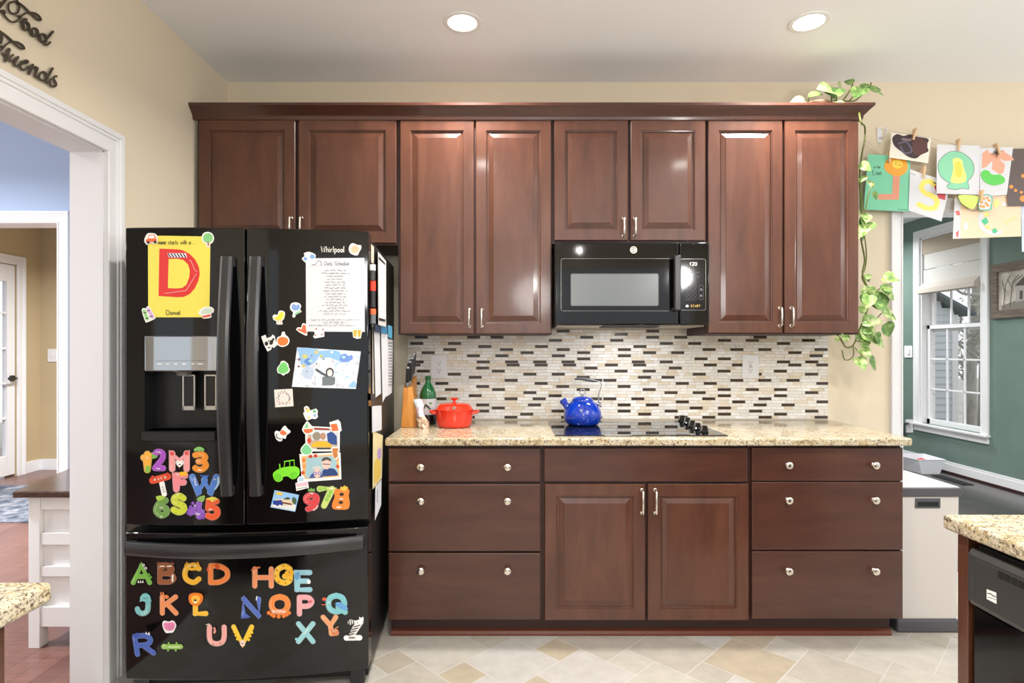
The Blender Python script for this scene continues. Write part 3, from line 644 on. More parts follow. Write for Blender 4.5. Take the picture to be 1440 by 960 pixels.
# ------------------------------------------------------------------ microwave
DM = 109.6; ym = Y(DM); MX = lambda px: (px-CX)*DM/F; MZ = lambda py: CH-(py-CY)*DM/F
t = thing('microwave_oven', 'black over-the-range microwave with a grey window under the short cabinet', 'microwave', (22.8, -8, 55.4))
m = MB(); m.box(MX(781.5)+.2, MX(996.5)-.2, ym+1.6, -.2, 55.6, 71.4, BLACKS); m.build('body', t)
m = MB(); m.box(MX(779.5), MX(954.8), ym, ym+1.6, MZ(457), MZ(340.5), BLACKG); dr = m.build('door', t, bev=.3, seg=3, smooth=40)
m = MB(); m.box(MX(955.6), MX(998), ym, ym+1.6, MZ(457), MZ(340.5), BLACKG); cp = m.build('control_panel', t, bev=.3, seg=3, smooth=40)
mp = Plane((0, ym, 0), (0,-1,0))
def rrect(x0, y0, x1, y1, r=2, n=4):
    return [(cx+r*math.cos(a), cy+r*math.sin(a)) for cx, cy, b in ((x1-r,y0+r,-PI/2),(x1-r,y1-r,0),(x0+r,y1-r,PI/2),(x0+r,y0+r,PI)) for a in [b+PI/2*k/n for k in range(n+1)]]
f = Flat(mp); f.rib(rrect(789,363.5,954.5,437,3), .55, mat('bezel_line', (120,118,114), .2, .5), .04, closed=True); f.build('door_bezel', dr)
f = Flat(mp); f.poly(rrect(802.5,384.5,926,430,2.5), mat('window_mesh', (112,117,118), .25), .05); f.rib(rrect(802.5,384.5,926,430,2.5), .8, BLACKS, .06, closed=True)
for i in range(0): pass
f.build('window', dr)
f = Flat(mp); f.disc(891, 351.2, 5.1, 5.1, NICKEL, .12); f.disc(891,351.2,4.2,4.2, mat('badge_grey',(150,146,142),.3,.4), .13,.02)
f.rib(catmull([(890.5,349.5),(888.6,349.6),(887.8,351.4),(888.8,353),(890.3,352.2),(890.3,351.2)],4), .5, STICKW, .15, .02, caps=False); f.rib(catmull([(892,351.2),(894,350.6),(893.2,349.3),(892,350.2),(891.9,352),(893,353),(894.3,352.3)],4), .5, STICKW, .15, .02, caps=False)
tag(f.build('badge', dr), 'round grey maker badge')
m = MB(); x0, x1, xm = MX(944.5), MX(954), MX(938); y = ym
m.loft([[(x0,y-2.0,z),(x1,y-2.0,z),(x1,y-1.2,z),(x0,y-1.2,z)] for z in (MZ(437.5),MZ(361))], BLACKS); m.box(x0, x1, y-1.3, y+.02, MZ(437.5), MZ(433), BLACKS); m.box(x0, x1, y-1.3, y+.02, MZ(365.5), MZ(361), BLACKS); m.build('handle', dr, bev=.2, seg=3, smooth=40)
f = Flat(mp); f.rib(rrect(957,364,992.5,436,3), .5, mat('bezel_line',(0,0,0)), .04, closed=True); f.poly(rrect(958,365,992,435,2.5), mat('keypad_black', (24,24,26), .07), .03); pad = f.build('keypad', cp)
f = Flat(mp); f.text('1:20', 969.5, 368.6, 4.6, STICKW, .8, .07, .02); tag(f.build('display', pad), 'lit white clock digits')
f = Flat(mp)
for r in range(4):
    for c in range(3): f.rib(rrect(964+5.6*c, 401.5+5.6*r, 968+5.6*c, 405.2+5.6*r, .9, 2), .35, INKG, .06, .01, closed=True)
for r in range(2):
    for c in range(4): f.rib([(964+5.2*c, 383+6*r),(967.5+5.2*c, 383+6*r)], .8, INKG, .06, .01, caps=False)
f.rib(rrect(983,401,989,421,1.5), .4, INKG, .06, .01, closed=True); f.disc(986,407,1.6,2,INKG,.06,.01); f.disc(986,415.5,1.6,2,INKG,.06,.01)
f.build('buttons', pad)
f = Flat(mp); f.disc(966.3,430.2,2.2,1.8,STICKW,.06,.01); f.text('START', 971.5, 428.6, 2.9, paint(226,186,90), .5, .06, .01, gap=.3); tag(f.build('start_label', pad), 'yellow start lettering')
m = MB(); m.box(MX(781.5)+.3, MX(996.5)-.3, ym+1.8, -.4, 55.35, 55.6, mat('underside_steel', (170,160,145), .35, .7)); un = m.build('underside', t)
m = MB(); m.box(MX(848), MX(928), ym+.4, ym+5, 55.2, 55.4, BLACKM); m.build('vent_grille', un)

# ------------------------------------------------------------------ cooktop
zc = 35.7
t = thing('cooktop', 'black glass electric cooktop set in the granite under the microwave', 'cooktop', (22.7, Y(111.6), zc))
m = MB(); m.box(7.6, 38.0, Y(101.7), Y(121.6), zc, zc+.2, mat('cooktop_glass', (16,17,18), .04, spec=.9)); gl = m.build('glass', t, bev=.06)
m = MB(); RG = mat('burner_ring', (70,72,74), .3)
for cx, d, r in ((13.8,116,3.6),(14.2,107,3.0),(25.5,116,3.0),(26,107,4.2)):
    n = 48; k = m.mi(RG); 
    for q in (r, r-1.2):
        a = [m.add([(cx+rr*math.cos(2*PI*i/n), Y(d)+rr*math.sin(2*PI*i/n), zc+.203) for i in range(n)]) for rr in (q, q-.06)]
        for i in range(n): m.f.append((a[0]+i, a[0]+(i+1)%n, a[1]+(i+1)%n, a[1]+i)); m.m.append(k)
m.build('burner_rings', t)
for i, (px, py) in enumerate(((958.6,587.6),(966.3,590.8),(973,595.2),(980.6,598.6),(990.3,602.6))):
    d = F*(CH-36.55)/(py-CY); x = (px-CX)*d/F
    m = MB(); m.lathe([(0,0),(.78,0),(.8,.12),(.66,.3),(.62,.42)], (x,Y(d),zc+.2), BLACKG, 24); m.hexa([(x-.6,Y(d)-.42,zc+.5),(x+.6,Y(d)-.42,zc+.5),(x+.6,Y(d)+.42,zc+.5),(x-.6,Y(d)+.42,zc+.5)],[(x-.46,Y(d)-.3,zc+1.45),(x+.46,Y(d)-.3,zc+1.45),(x+.46,Y(d)+.3,zc+1.45),(x-.46,Y(d)+.3,zc+1.45)], BLACKG)
    kb = m.build('knob', t, bev=.06)
    m = MB(); m.hexa([(x-.66,Y(d)-.44,zc+.55),(x-.59,Y(d)-.44,zc+.55),(x-.59,Y(d)-.36,zc+.55),(x-.66,Y(d)-.36,zc+.55)],[(x-.5,Y(d)-.36,zc+1.4),(x-.43,Y(d)-.36,zc+1.4),(x-.43,Y(d)-.28,zc+1.4),(x-.5,Y(d)-.28,zc+1.4)], STEEL); m.build('pointer', kb)
# ------------------------------------------------------------------ refrigerator
FO = Vector((-39.15, Y(86.0), 0)); FRZ = math.radians(4.6); HWF = 17.5; SAG = 1.4
R3 = Matrix.Rotation(FRZ, 3, 'Z'); R3i = R3.inverted()
front = lambda x: -SAG*(1-(x/HWF)**2)
class FridgeFront:
    curved = True
    def __call__(s, px, py, t=0):
        d = ray(px, py); D = 86.0
        for _ in range(10):
            l = R3i @ (CAM+d*D-FO); D -= (l.y-(front(l.x)-t))
        return CAM+d*D
FF = FridgeFront()
fl = lambda px, py: R3i @ (FF(px, py)-FO)
side_p = FO + R3 @ Vector((HWF, 0, 0)); FS = Plane(side_p, R3 @ Vector((1,0,0)))
fr = thing('refrigerator', 'black french-door refrigerator covered in letter magnets and papers', 'refrigerator', FO, FRZ)
xs = fl(345.5, 530).x; zt = fl(345, 320).z; zu = fl(345, 738).z; zf1 = fl(345, 748.5).z; zf0 = fl(345, 955).z
def door_block(name, x0, x1, z0, z1, hole=None, depth=2.9):
    m = MB(); nx = 14; X = [x0+(x1-x0)*i/nx for i in range(nx+1)]; Z = [z0, z1]
    if hole: X = sorted(set(X+[hole[0], hole[1]])); X = [x for x in X if x in hole[:2] or min(abs(x-hole[0]), abs(x-hole[1])) > .3]; Z = [z0, hole[2], hole[3], z1]
    k = m.mi(BLACKG); P = {}
    for i, x in enumerate(X):
        for j, z in enumerate(Z): P[i,j] = m.add([(x, front(x), z)])
    B = {i: (m.add([(x, depth, z0)]), m.add([(x, depth, z1)])) for i, x in enumerate(X)}
    J = len(Z)-1
    for i in range(len(X)-1):
        for j in range(J):
            if hole and j == 1 and X[i] >= hole[0]-1e-6 and X[i+1] <= hole[1]+1e-6: continue
            m.f.append((P[i,j],P[i+1,j],P[i+1,j+1],P[i,j+1])); m.m.append(k)
        m.f.append((P[i,0],B[i][0],B[i+1][0],P[i+1,0])); m.m.append(k); m.f.append((P[i,J],P[i+1,J],B[i+1][1],B[i][1])); m.m.append(k)
        m.f.append((B[i][0],B[i][1],B[i+1][1],B[i+1][0])); m.m.append(k)
    n = len(X)-1
    for i in (0, n):
        m.f.append(tuple([P[i,j] for j in range(J+1)]+[B[i][1], B[i][0]])); m.m.append(k)
    return m.build(name, fr, local=True, bev=.16, smooth=30)
hx0, hx1 = fl(203.5, 540).x, fl(304.5, 540).x; hz0, hz1 = fl(250, 606).z, fl(250, 521).z
m = MB(); m.box(-17.3, 17.3, 3.3, 33, 1.2, 68.2, BLACKS); m.build('body', fr, local=True, bev=.2)
dl = door_block('left_door', -17.5, xs-.12, zu, zt, (hx0, hx1, hz0, hz1)); dr_ = door_block('right_door', xs+.12, 17.5, zu, zt); fz = door_block('freezer_drawer', -17.5, 17.5, zf0, zf1)
# ice and water dispenser
m = MB(); k = BLACKM; a, b, c, d = hx0, hx1, hz0, hz1; yb2 = 2.7
m.face([(a,yb2,c),(b,yb2,c),(b,yb2,d),(a,yb2,d)], mat('dispenser_black',(24,24,25),.35))
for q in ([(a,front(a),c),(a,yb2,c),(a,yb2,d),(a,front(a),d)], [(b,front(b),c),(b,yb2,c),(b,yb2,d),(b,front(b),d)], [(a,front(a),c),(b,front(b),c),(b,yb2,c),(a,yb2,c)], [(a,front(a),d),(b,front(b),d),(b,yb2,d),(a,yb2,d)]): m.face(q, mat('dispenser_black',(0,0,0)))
disp = m.build('dispenser_recess', dl, local=True)
f = Flat(FF); f.quad([(203.5,472.5),(305,472.5),(305,521.5),(203.5,521.5)], CHROME, .28, .4); cpan = f.build('dispenser_panel', dl, bev=.12, seg=3)
f = Flat(FF)
for i, wd in enumerate((7,5,5,6.5,3,8)): x = (221,233.5,245,256,270,277.5)[i]; f.rib([(x,511.5),(x+wd,511.5)], 1.3, STICKW, .33, .03, caps=False)
f.rib([(220,507),(288,507)], .5, INKG, .33, .03, caps=False); f.build('panel_lettering', cpan)
for x0, x1 in ((248,264.5),(278.5,295)):
    z0, z1 = fl(x0, 578).z, fl(x0, 528).z; p, q = fl(x0, 550).x, fl(x1, 550).x
    m = MB(); m.box(p, q, 1.1, 1.5, z0, z1, mat('dispenser_black',(0,0,0))); pd = m.build('paddle', disp, local=True)
    m = MB(); w = .16
    for bx in ((p-.05,p+w,z0,z1),(q-w,q+.05,z0,z1),(p,q,z1-w,z1+.05),(p,q,z0-.05,z0+.55)): m.box(bx[0],bx[1],.95,1.2,bx[2],bx[3],STEEL)
    m.build('paddle_frame', pd, local=True)
m = MB(); z0, z1 = fl(250, 620).z, fl(250, 606).z; nx = 10; X = [hx0-.05+(hx1-hx0+.1)*i/nx for i in range(nx+1)]
m.loft([[(x,front(x)-.75,z0+.15),(x,front(x)-.75,z1-.1),(x,front(x)-.4,z1),(x,2.6,z1),(x,2.6,z1-.3),(x,front(x)-.02,z1-.35),(x,front(x)-.02,z0),(x,front(x)-.5,z0)] for x in X], BLACKS); m.build('drip_tray', disp, local=True, smooth=30)
m = MB(); m.lathe([(0,0),(.9,0),(1.1,.5),(1.5,.8)], ((hx0+hx1)/2-.3, .8, hz1-.8), mat('spout_grey',(120,116,110),.3)); m.build('spout', disp, local=True)
# bowed handles
def vbar(parent, px):
    x = fl(px, 362).x; za, zb = fl(px, 695).z, fl(px, 362).z; w = .8; rings = []
    for i in range(25):
        u = i/24; z = za+(zb-za)*u; o = 1.05+1.5*math.sin(PI*u); y = front(x)-o
        rings.append([(x-w,y,z),(x-w*.55,y-.28,z),(x+w*.55,y-.28,z),(x+w,y,z),(x+w,y+.55,z),(x-w,y+.55,z)])
    m = MB(); m.loft(rings, HANDB)
    for z in (za, zb-1.3): m.box(x-w+.05, x+w-.05, front(x)-1.0, front(x)+.05, z, z+1.3, HANDB)
    m.build('handle', parent, local=True, smooth=35)
vbar(dl, 322.5); vbar(dr_, 362.5)
m = MB(); xa, xb = fl(181, 770).x, fl(513, 762).x; zc_ = fl(345, 768).z; rings = []; w = .95
for i in range(31):
    u = i/30; x = xa+(xb-xa)*u; o = .9+1.5*math.sin(PI*u); y = front(x)-o
    rings.append([(x,y,zc_-w),(x,y-.3,zc_-w*.5),(x,y-.3,zc_+w*.5),(x,y,zc_+w),(x,y+.6,zc_+w),(x,y+.6,zc_-w)])
m.loft(rings, HANDB)
for x in (xa, xb-1.2): m.box(x, x+1.2, min(front(x),front(x+1.2))-.9, front(x)+.4, zc_-w+.05, zc_+w-.05, HANDB)
m.build('handle', fz, local=True, smooth=35)
m = MB(); m.box(-17.2, 17.2, 1.6, 3.2, .9, 2.5, BLACKM); m.build('base_grille', fr, local=True)
for x in (-16.8, 14.6): m = MB(); m.box(x, x+2.2, .9, 4.5, 0, 2.3, mat('foot_black',(38,40,44),.3)); m.build('foot', fr, local=True, bev=.2)
f = Flat(FF); f.text('Whirlpool', 451.5, 346.2, 8.3, NICKEL, .95, .04, .05, gap=.2, squeeze=.74); tag(f.build('lettering', dr_), 'silver brand lettering')

# ------------------------------------------------------------------ magnets
def Z(s, ox, oy): return lambda *p: [(ox+a/s, oy+b/s) for a, b in p]
f1 = Z(5.05,170,770); f2 = Z(5.05,340,770); d1 = Z(8,185,620); d2 = Z(9.6,370,630)
ONE = {'ears':'ear','horns':'horn','wheels':'wheel','grapes':'grape','peas':'pea','tentacles':'tentacle','feathers':'feather','teeth':'tooth','sails':'sail','windows':'window','glasses':'glass','flowers':'flower','patches':'patch','eyelets':'eyelet','tail_fins':'tail_fin','straps':'strap','hooves':'hoof'}
def sub(parent, name, fn, label=None):
    f = Flat(FF); fn(f)
    if name in ONE: return [q.build(ONE[name], parent) for q in f.split()]
    return f.build(name, parent)
def shade(c, k): return tuple(max(0, min(255, int(v*k))) for v in c)
def glyph_magnet(ch, box, w, col, label, group, kind='letter_magnet', tr=None, parts=(), fill=None):
    """a foam letter: its strokes with a paler rim and a painted glint, plus painted parts"""
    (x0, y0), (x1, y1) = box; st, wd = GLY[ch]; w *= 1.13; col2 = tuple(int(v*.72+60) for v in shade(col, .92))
    mp_ = lambda p: (x0+w/2+(p[0]/wd if wd > .1 else .5)*(x1-x0-w), y0+w/2+p[1]*(y1-y0-w))
    f = Flat(FF)
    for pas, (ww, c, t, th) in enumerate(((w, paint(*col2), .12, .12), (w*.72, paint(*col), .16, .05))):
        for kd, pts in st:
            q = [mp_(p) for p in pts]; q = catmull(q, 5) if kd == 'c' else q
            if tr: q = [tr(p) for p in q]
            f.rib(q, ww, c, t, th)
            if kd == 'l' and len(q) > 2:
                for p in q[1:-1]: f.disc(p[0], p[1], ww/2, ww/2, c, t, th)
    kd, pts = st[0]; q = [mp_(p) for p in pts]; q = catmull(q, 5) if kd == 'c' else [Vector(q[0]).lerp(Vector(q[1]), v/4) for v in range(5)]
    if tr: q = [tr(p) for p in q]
    n = len(q); f.rib([(p[0]-w*.16, p[1]) for p in q[int(n*.18):max(int(n*.5), int(n*.18)+2)]], w*.13, paint(*[int(v*.55+110) for v in col]), .175, .03)  # pale stroke painted on as a highlight glint
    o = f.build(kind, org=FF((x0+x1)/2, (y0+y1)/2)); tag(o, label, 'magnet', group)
    for nm, fn in parts: sub(o, nm, fn)
    return o
def dots(lst, m, r, t=.2, th=.05):
    return lambda f: [f.disc(x, y, r, r, m, t, th) for x, y in lst]
PW = paint(250,248,244); PB = paint(40,34,32)
def eyes(*p, r=1.5):
    def fn(f):
        for x, y in p: f.disc(x, y, r, r, PW, .2, .05); f.disc(x, y, r*.45, r*.45, PB, .22, .03)
    return fn
GA = 'animal letter magnets on the freezer drawer'
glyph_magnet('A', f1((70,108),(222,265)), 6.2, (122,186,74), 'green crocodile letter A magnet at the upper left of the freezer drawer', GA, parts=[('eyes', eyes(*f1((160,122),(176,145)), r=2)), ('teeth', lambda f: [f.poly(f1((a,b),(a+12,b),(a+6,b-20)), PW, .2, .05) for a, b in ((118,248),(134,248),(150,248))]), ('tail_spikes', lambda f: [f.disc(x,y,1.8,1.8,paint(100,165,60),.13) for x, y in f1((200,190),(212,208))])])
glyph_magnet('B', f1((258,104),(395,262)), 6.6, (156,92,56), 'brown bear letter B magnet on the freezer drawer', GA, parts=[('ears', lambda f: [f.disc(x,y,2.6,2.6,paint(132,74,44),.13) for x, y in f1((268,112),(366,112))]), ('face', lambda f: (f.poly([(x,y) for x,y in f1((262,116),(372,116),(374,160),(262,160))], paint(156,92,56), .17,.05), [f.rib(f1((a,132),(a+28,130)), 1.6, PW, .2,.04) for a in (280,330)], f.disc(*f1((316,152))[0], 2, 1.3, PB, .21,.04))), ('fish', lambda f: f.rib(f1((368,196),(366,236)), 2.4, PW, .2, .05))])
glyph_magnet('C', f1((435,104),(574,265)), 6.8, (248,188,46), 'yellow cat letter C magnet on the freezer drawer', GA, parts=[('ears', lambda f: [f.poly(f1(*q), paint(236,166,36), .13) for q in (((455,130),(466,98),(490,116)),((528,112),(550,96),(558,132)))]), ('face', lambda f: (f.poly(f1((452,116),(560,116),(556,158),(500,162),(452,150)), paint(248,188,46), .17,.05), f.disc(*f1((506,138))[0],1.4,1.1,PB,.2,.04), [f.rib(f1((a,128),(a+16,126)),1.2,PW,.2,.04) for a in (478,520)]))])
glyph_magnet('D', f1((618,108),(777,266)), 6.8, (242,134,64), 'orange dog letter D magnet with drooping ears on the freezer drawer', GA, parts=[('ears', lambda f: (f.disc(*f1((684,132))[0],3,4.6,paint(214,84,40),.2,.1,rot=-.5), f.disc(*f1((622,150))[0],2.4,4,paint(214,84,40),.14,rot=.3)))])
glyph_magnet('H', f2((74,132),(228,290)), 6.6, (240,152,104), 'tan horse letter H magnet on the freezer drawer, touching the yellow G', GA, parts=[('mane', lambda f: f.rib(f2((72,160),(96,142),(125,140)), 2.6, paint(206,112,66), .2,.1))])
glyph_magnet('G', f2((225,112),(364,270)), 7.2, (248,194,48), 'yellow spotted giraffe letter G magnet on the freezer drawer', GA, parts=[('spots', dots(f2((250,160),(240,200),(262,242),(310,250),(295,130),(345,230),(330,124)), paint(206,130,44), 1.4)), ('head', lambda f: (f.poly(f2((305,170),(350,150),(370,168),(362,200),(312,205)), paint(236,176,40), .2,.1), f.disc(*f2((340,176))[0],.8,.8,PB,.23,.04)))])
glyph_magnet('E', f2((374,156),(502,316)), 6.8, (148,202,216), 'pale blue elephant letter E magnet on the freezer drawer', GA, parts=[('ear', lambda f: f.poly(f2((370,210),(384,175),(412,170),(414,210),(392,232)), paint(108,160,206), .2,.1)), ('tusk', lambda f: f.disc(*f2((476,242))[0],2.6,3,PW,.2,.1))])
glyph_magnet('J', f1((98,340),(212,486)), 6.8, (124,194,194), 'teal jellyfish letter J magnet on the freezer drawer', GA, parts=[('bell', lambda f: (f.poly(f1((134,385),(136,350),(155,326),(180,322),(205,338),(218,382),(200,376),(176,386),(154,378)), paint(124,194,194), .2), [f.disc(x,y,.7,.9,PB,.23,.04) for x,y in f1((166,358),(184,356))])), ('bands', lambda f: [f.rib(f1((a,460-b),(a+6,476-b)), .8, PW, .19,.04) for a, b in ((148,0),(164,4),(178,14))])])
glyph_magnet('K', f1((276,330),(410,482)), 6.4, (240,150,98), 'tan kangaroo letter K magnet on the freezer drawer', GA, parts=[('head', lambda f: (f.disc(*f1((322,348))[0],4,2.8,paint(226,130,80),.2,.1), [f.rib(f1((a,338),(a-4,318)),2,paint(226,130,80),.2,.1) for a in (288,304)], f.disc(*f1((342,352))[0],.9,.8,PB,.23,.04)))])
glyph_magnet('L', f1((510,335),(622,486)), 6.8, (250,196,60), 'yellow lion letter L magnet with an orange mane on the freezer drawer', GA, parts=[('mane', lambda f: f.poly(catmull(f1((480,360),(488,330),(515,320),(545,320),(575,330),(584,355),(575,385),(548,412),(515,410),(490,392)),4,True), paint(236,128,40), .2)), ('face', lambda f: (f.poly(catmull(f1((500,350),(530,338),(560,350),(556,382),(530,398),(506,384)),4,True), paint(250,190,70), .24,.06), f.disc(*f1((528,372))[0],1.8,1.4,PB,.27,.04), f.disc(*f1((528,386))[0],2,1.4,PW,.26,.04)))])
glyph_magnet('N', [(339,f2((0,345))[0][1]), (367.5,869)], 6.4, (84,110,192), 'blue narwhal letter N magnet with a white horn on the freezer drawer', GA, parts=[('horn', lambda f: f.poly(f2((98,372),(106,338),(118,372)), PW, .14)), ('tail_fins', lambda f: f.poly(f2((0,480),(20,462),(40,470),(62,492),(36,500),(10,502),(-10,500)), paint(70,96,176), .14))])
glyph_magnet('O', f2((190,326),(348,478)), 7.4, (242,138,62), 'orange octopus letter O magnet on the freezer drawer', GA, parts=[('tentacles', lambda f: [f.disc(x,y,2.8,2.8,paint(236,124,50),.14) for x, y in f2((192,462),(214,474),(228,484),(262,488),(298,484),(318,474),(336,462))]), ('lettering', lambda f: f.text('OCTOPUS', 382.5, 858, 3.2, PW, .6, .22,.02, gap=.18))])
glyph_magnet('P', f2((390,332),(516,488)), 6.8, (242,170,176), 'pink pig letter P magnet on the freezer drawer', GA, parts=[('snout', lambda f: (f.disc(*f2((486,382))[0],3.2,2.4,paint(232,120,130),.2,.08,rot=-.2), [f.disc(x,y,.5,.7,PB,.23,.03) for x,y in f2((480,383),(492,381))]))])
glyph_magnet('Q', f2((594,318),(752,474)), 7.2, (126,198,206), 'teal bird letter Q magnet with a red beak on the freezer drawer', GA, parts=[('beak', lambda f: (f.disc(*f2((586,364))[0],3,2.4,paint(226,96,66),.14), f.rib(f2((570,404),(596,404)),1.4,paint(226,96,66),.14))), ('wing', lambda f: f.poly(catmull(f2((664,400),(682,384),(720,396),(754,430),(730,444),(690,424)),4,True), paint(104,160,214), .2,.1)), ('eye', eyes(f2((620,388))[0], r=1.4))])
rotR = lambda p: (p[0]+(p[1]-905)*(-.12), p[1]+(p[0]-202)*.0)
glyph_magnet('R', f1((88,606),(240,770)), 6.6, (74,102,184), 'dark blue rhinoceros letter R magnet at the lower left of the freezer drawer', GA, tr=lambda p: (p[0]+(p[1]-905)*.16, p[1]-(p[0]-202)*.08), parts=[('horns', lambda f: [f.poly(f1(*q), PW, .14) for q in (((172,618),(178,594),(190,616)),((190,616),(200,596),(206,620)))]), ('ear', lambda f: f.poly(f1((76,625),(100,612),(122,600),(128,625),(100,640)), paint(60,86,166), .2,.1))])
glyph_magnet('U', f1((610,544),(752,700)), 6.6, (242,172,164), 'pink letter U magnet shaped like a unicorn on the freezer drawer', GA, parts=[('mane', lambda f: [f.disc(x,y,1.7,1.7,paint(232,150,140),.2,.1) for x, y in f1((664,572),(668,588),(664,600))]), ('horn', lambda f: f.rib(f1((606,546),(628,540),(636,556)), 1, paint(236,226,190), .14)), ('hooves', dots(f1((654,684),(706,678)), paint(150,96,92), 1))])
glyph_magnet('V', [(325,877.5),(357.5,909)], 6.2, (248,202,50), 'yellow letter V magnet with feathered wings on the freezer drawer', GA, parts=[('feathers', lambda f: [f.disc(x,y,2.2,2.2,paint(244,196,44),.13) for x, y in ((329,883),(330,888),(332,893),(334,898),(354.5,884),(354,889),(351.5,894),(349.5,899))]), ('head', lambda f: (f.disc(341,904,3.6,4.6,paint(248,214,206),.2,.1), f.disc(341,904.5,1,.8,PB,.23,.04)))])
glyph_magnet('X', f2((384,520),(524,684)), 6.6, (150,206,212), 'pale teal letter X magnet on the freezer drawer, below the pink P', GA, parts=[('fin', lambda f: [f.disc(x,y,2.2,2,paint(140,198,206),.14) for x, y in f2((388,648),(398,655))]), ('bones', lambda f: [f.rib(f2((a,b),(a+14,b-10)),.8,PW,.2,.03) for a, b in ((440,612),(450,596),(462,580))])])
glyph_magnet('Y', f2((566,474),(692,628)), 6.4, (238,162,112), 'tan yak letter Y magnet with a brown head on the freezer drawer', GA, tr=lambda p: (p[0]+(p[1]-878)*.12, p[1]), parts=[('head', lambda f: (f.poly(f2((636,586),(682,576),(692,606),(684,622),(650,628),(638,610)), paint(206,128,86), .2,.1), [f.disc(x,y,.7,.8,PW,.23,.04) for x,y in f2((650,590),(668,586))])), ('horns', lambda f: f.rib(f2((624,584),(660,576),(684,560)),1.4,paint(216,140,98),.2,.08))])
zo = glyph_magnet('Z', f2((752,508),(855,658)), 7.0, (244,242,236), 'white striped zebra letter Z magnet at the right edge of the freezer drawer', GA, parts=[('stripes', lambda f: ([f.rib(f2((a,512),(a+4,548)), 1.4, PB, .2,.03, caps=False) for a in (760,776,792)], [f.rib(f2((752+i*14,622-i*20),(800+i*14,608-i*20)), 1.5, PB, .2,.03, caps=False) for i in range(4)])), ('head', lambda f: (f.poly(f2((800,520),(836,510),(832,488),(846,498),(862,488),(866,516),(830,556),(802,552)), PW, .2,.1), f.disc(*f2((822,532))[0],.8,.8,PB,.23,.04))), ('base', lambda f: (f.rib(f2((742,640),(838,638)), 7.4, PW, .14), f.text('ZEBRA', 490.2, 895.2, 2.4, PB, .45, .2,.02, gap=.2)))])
def blob_magnet(name, label, group, base, parts, t=.12):
    f = Flat(FF); base(f); o = f.build(name); tag(o, label, 'magnet', group)
    for nm, fn in parts: sub(o, nm, fn)
    return o
blob_magnet('pig_magnet', 'small pink pig magnet with a white edge, above the green caterpillar magnet', None, lambda f: f.poly(catmull(f1((294,545),(300,522),(318,518),(340,524),(365,516),(384,528),(393,552),(384,578),(370,600),(345,604),(320,604),(304,580)),4,True), STICKW, .12), [('body', lambda f: f.poly(catmull(f1((302,545),(312,530),(340,532),(370,526),(384,550),(374,576),(345,590),(314,575)),4,True), paint(236,150,190), .16,.05)), ('stripes', lambda f: [f.rib(f1((a,540),(a+3,580)), .9, paint(222,110,164), .2,.03) for a in (322,338,354,368)])])
blob_magnet('caterpillar_magnet', 'small flat green reptile magnet with stubby legs near the bottom of the freezer drawer', None, lambda f: (f.rib(f1((304,702),(424,702)), 7, paint(150,192,96), .12), [f.disc(x,y,1.6,1.6,paint(132,176,80),.1) for x, y in f1((340,676),(396,676),(335,728),(390,728))]), [('head', lambda f: f.disc(*f1((308,700))[0],3.8,3.6,paint(162,204,106),.17,.05)), ('stripe', lambda f: f.rib(f1((340,704),(420,704)),2,paint(206,226,160),.18,.04)), ('eye', eyes(f1((306,692))[0], r=1.1))])
# digits and letters on the left door
GD = 'foam magnets clustered below the dispenser'
def leaf(*p): return lambda f: f.poly(catmull(p,4,True), paint(120,178,80), .2, .1)
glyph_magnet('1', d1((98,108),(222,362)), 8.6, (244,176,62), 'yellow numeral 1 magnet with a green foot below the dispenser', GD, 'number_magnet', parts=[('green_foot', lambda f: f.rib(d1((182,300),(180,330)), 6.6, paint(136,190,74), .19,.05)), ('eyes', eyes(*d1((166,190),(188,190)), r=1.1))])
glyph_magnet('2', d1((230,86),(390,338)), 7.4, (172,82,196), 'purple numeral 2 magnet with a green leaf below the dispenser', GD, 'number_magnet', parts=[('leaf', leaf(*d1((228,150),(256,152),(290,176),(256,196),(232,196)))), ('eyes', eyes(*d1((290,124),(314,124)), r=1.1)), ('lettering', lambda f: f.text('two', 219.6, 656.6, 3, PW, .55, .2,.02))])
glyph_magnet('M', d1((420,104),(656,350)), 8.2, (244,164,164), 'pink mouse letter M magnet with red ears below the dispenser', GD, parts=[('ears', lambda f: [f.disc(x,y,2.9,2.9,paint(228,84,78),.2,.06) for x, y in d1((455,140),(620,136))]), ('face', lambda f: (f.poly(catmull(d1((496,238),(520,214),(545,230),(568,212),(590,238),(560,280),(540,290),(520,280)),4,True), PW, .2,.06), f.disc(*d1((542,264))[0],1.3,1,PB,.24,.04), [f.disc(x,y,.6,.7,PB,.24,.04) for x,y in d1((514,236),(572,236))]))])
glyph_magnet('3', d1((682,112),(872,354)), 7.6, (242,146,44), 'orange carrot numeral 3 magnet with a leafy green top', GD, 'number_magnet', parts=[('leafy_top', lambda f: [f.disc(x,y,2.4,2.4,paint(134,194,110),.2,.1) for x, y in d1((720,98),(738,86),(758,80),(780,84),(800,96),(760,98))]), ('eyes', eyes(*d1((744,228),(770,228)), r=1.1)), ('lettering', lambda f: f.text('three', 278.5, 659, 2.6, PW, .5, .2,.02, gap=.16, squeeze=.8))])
f = Flat(FF); f.rib(d1((340,470),(368,596)), 7.4, PW, .12); f.rib(d1((236,444),(408,398)), 9.6, paint(224,84,48), .16, .14); o = f.build('letter_magnet'); tag(o, 'orange tiger letter T magnet with a white stem below the dispenser', 'magnet', GD)
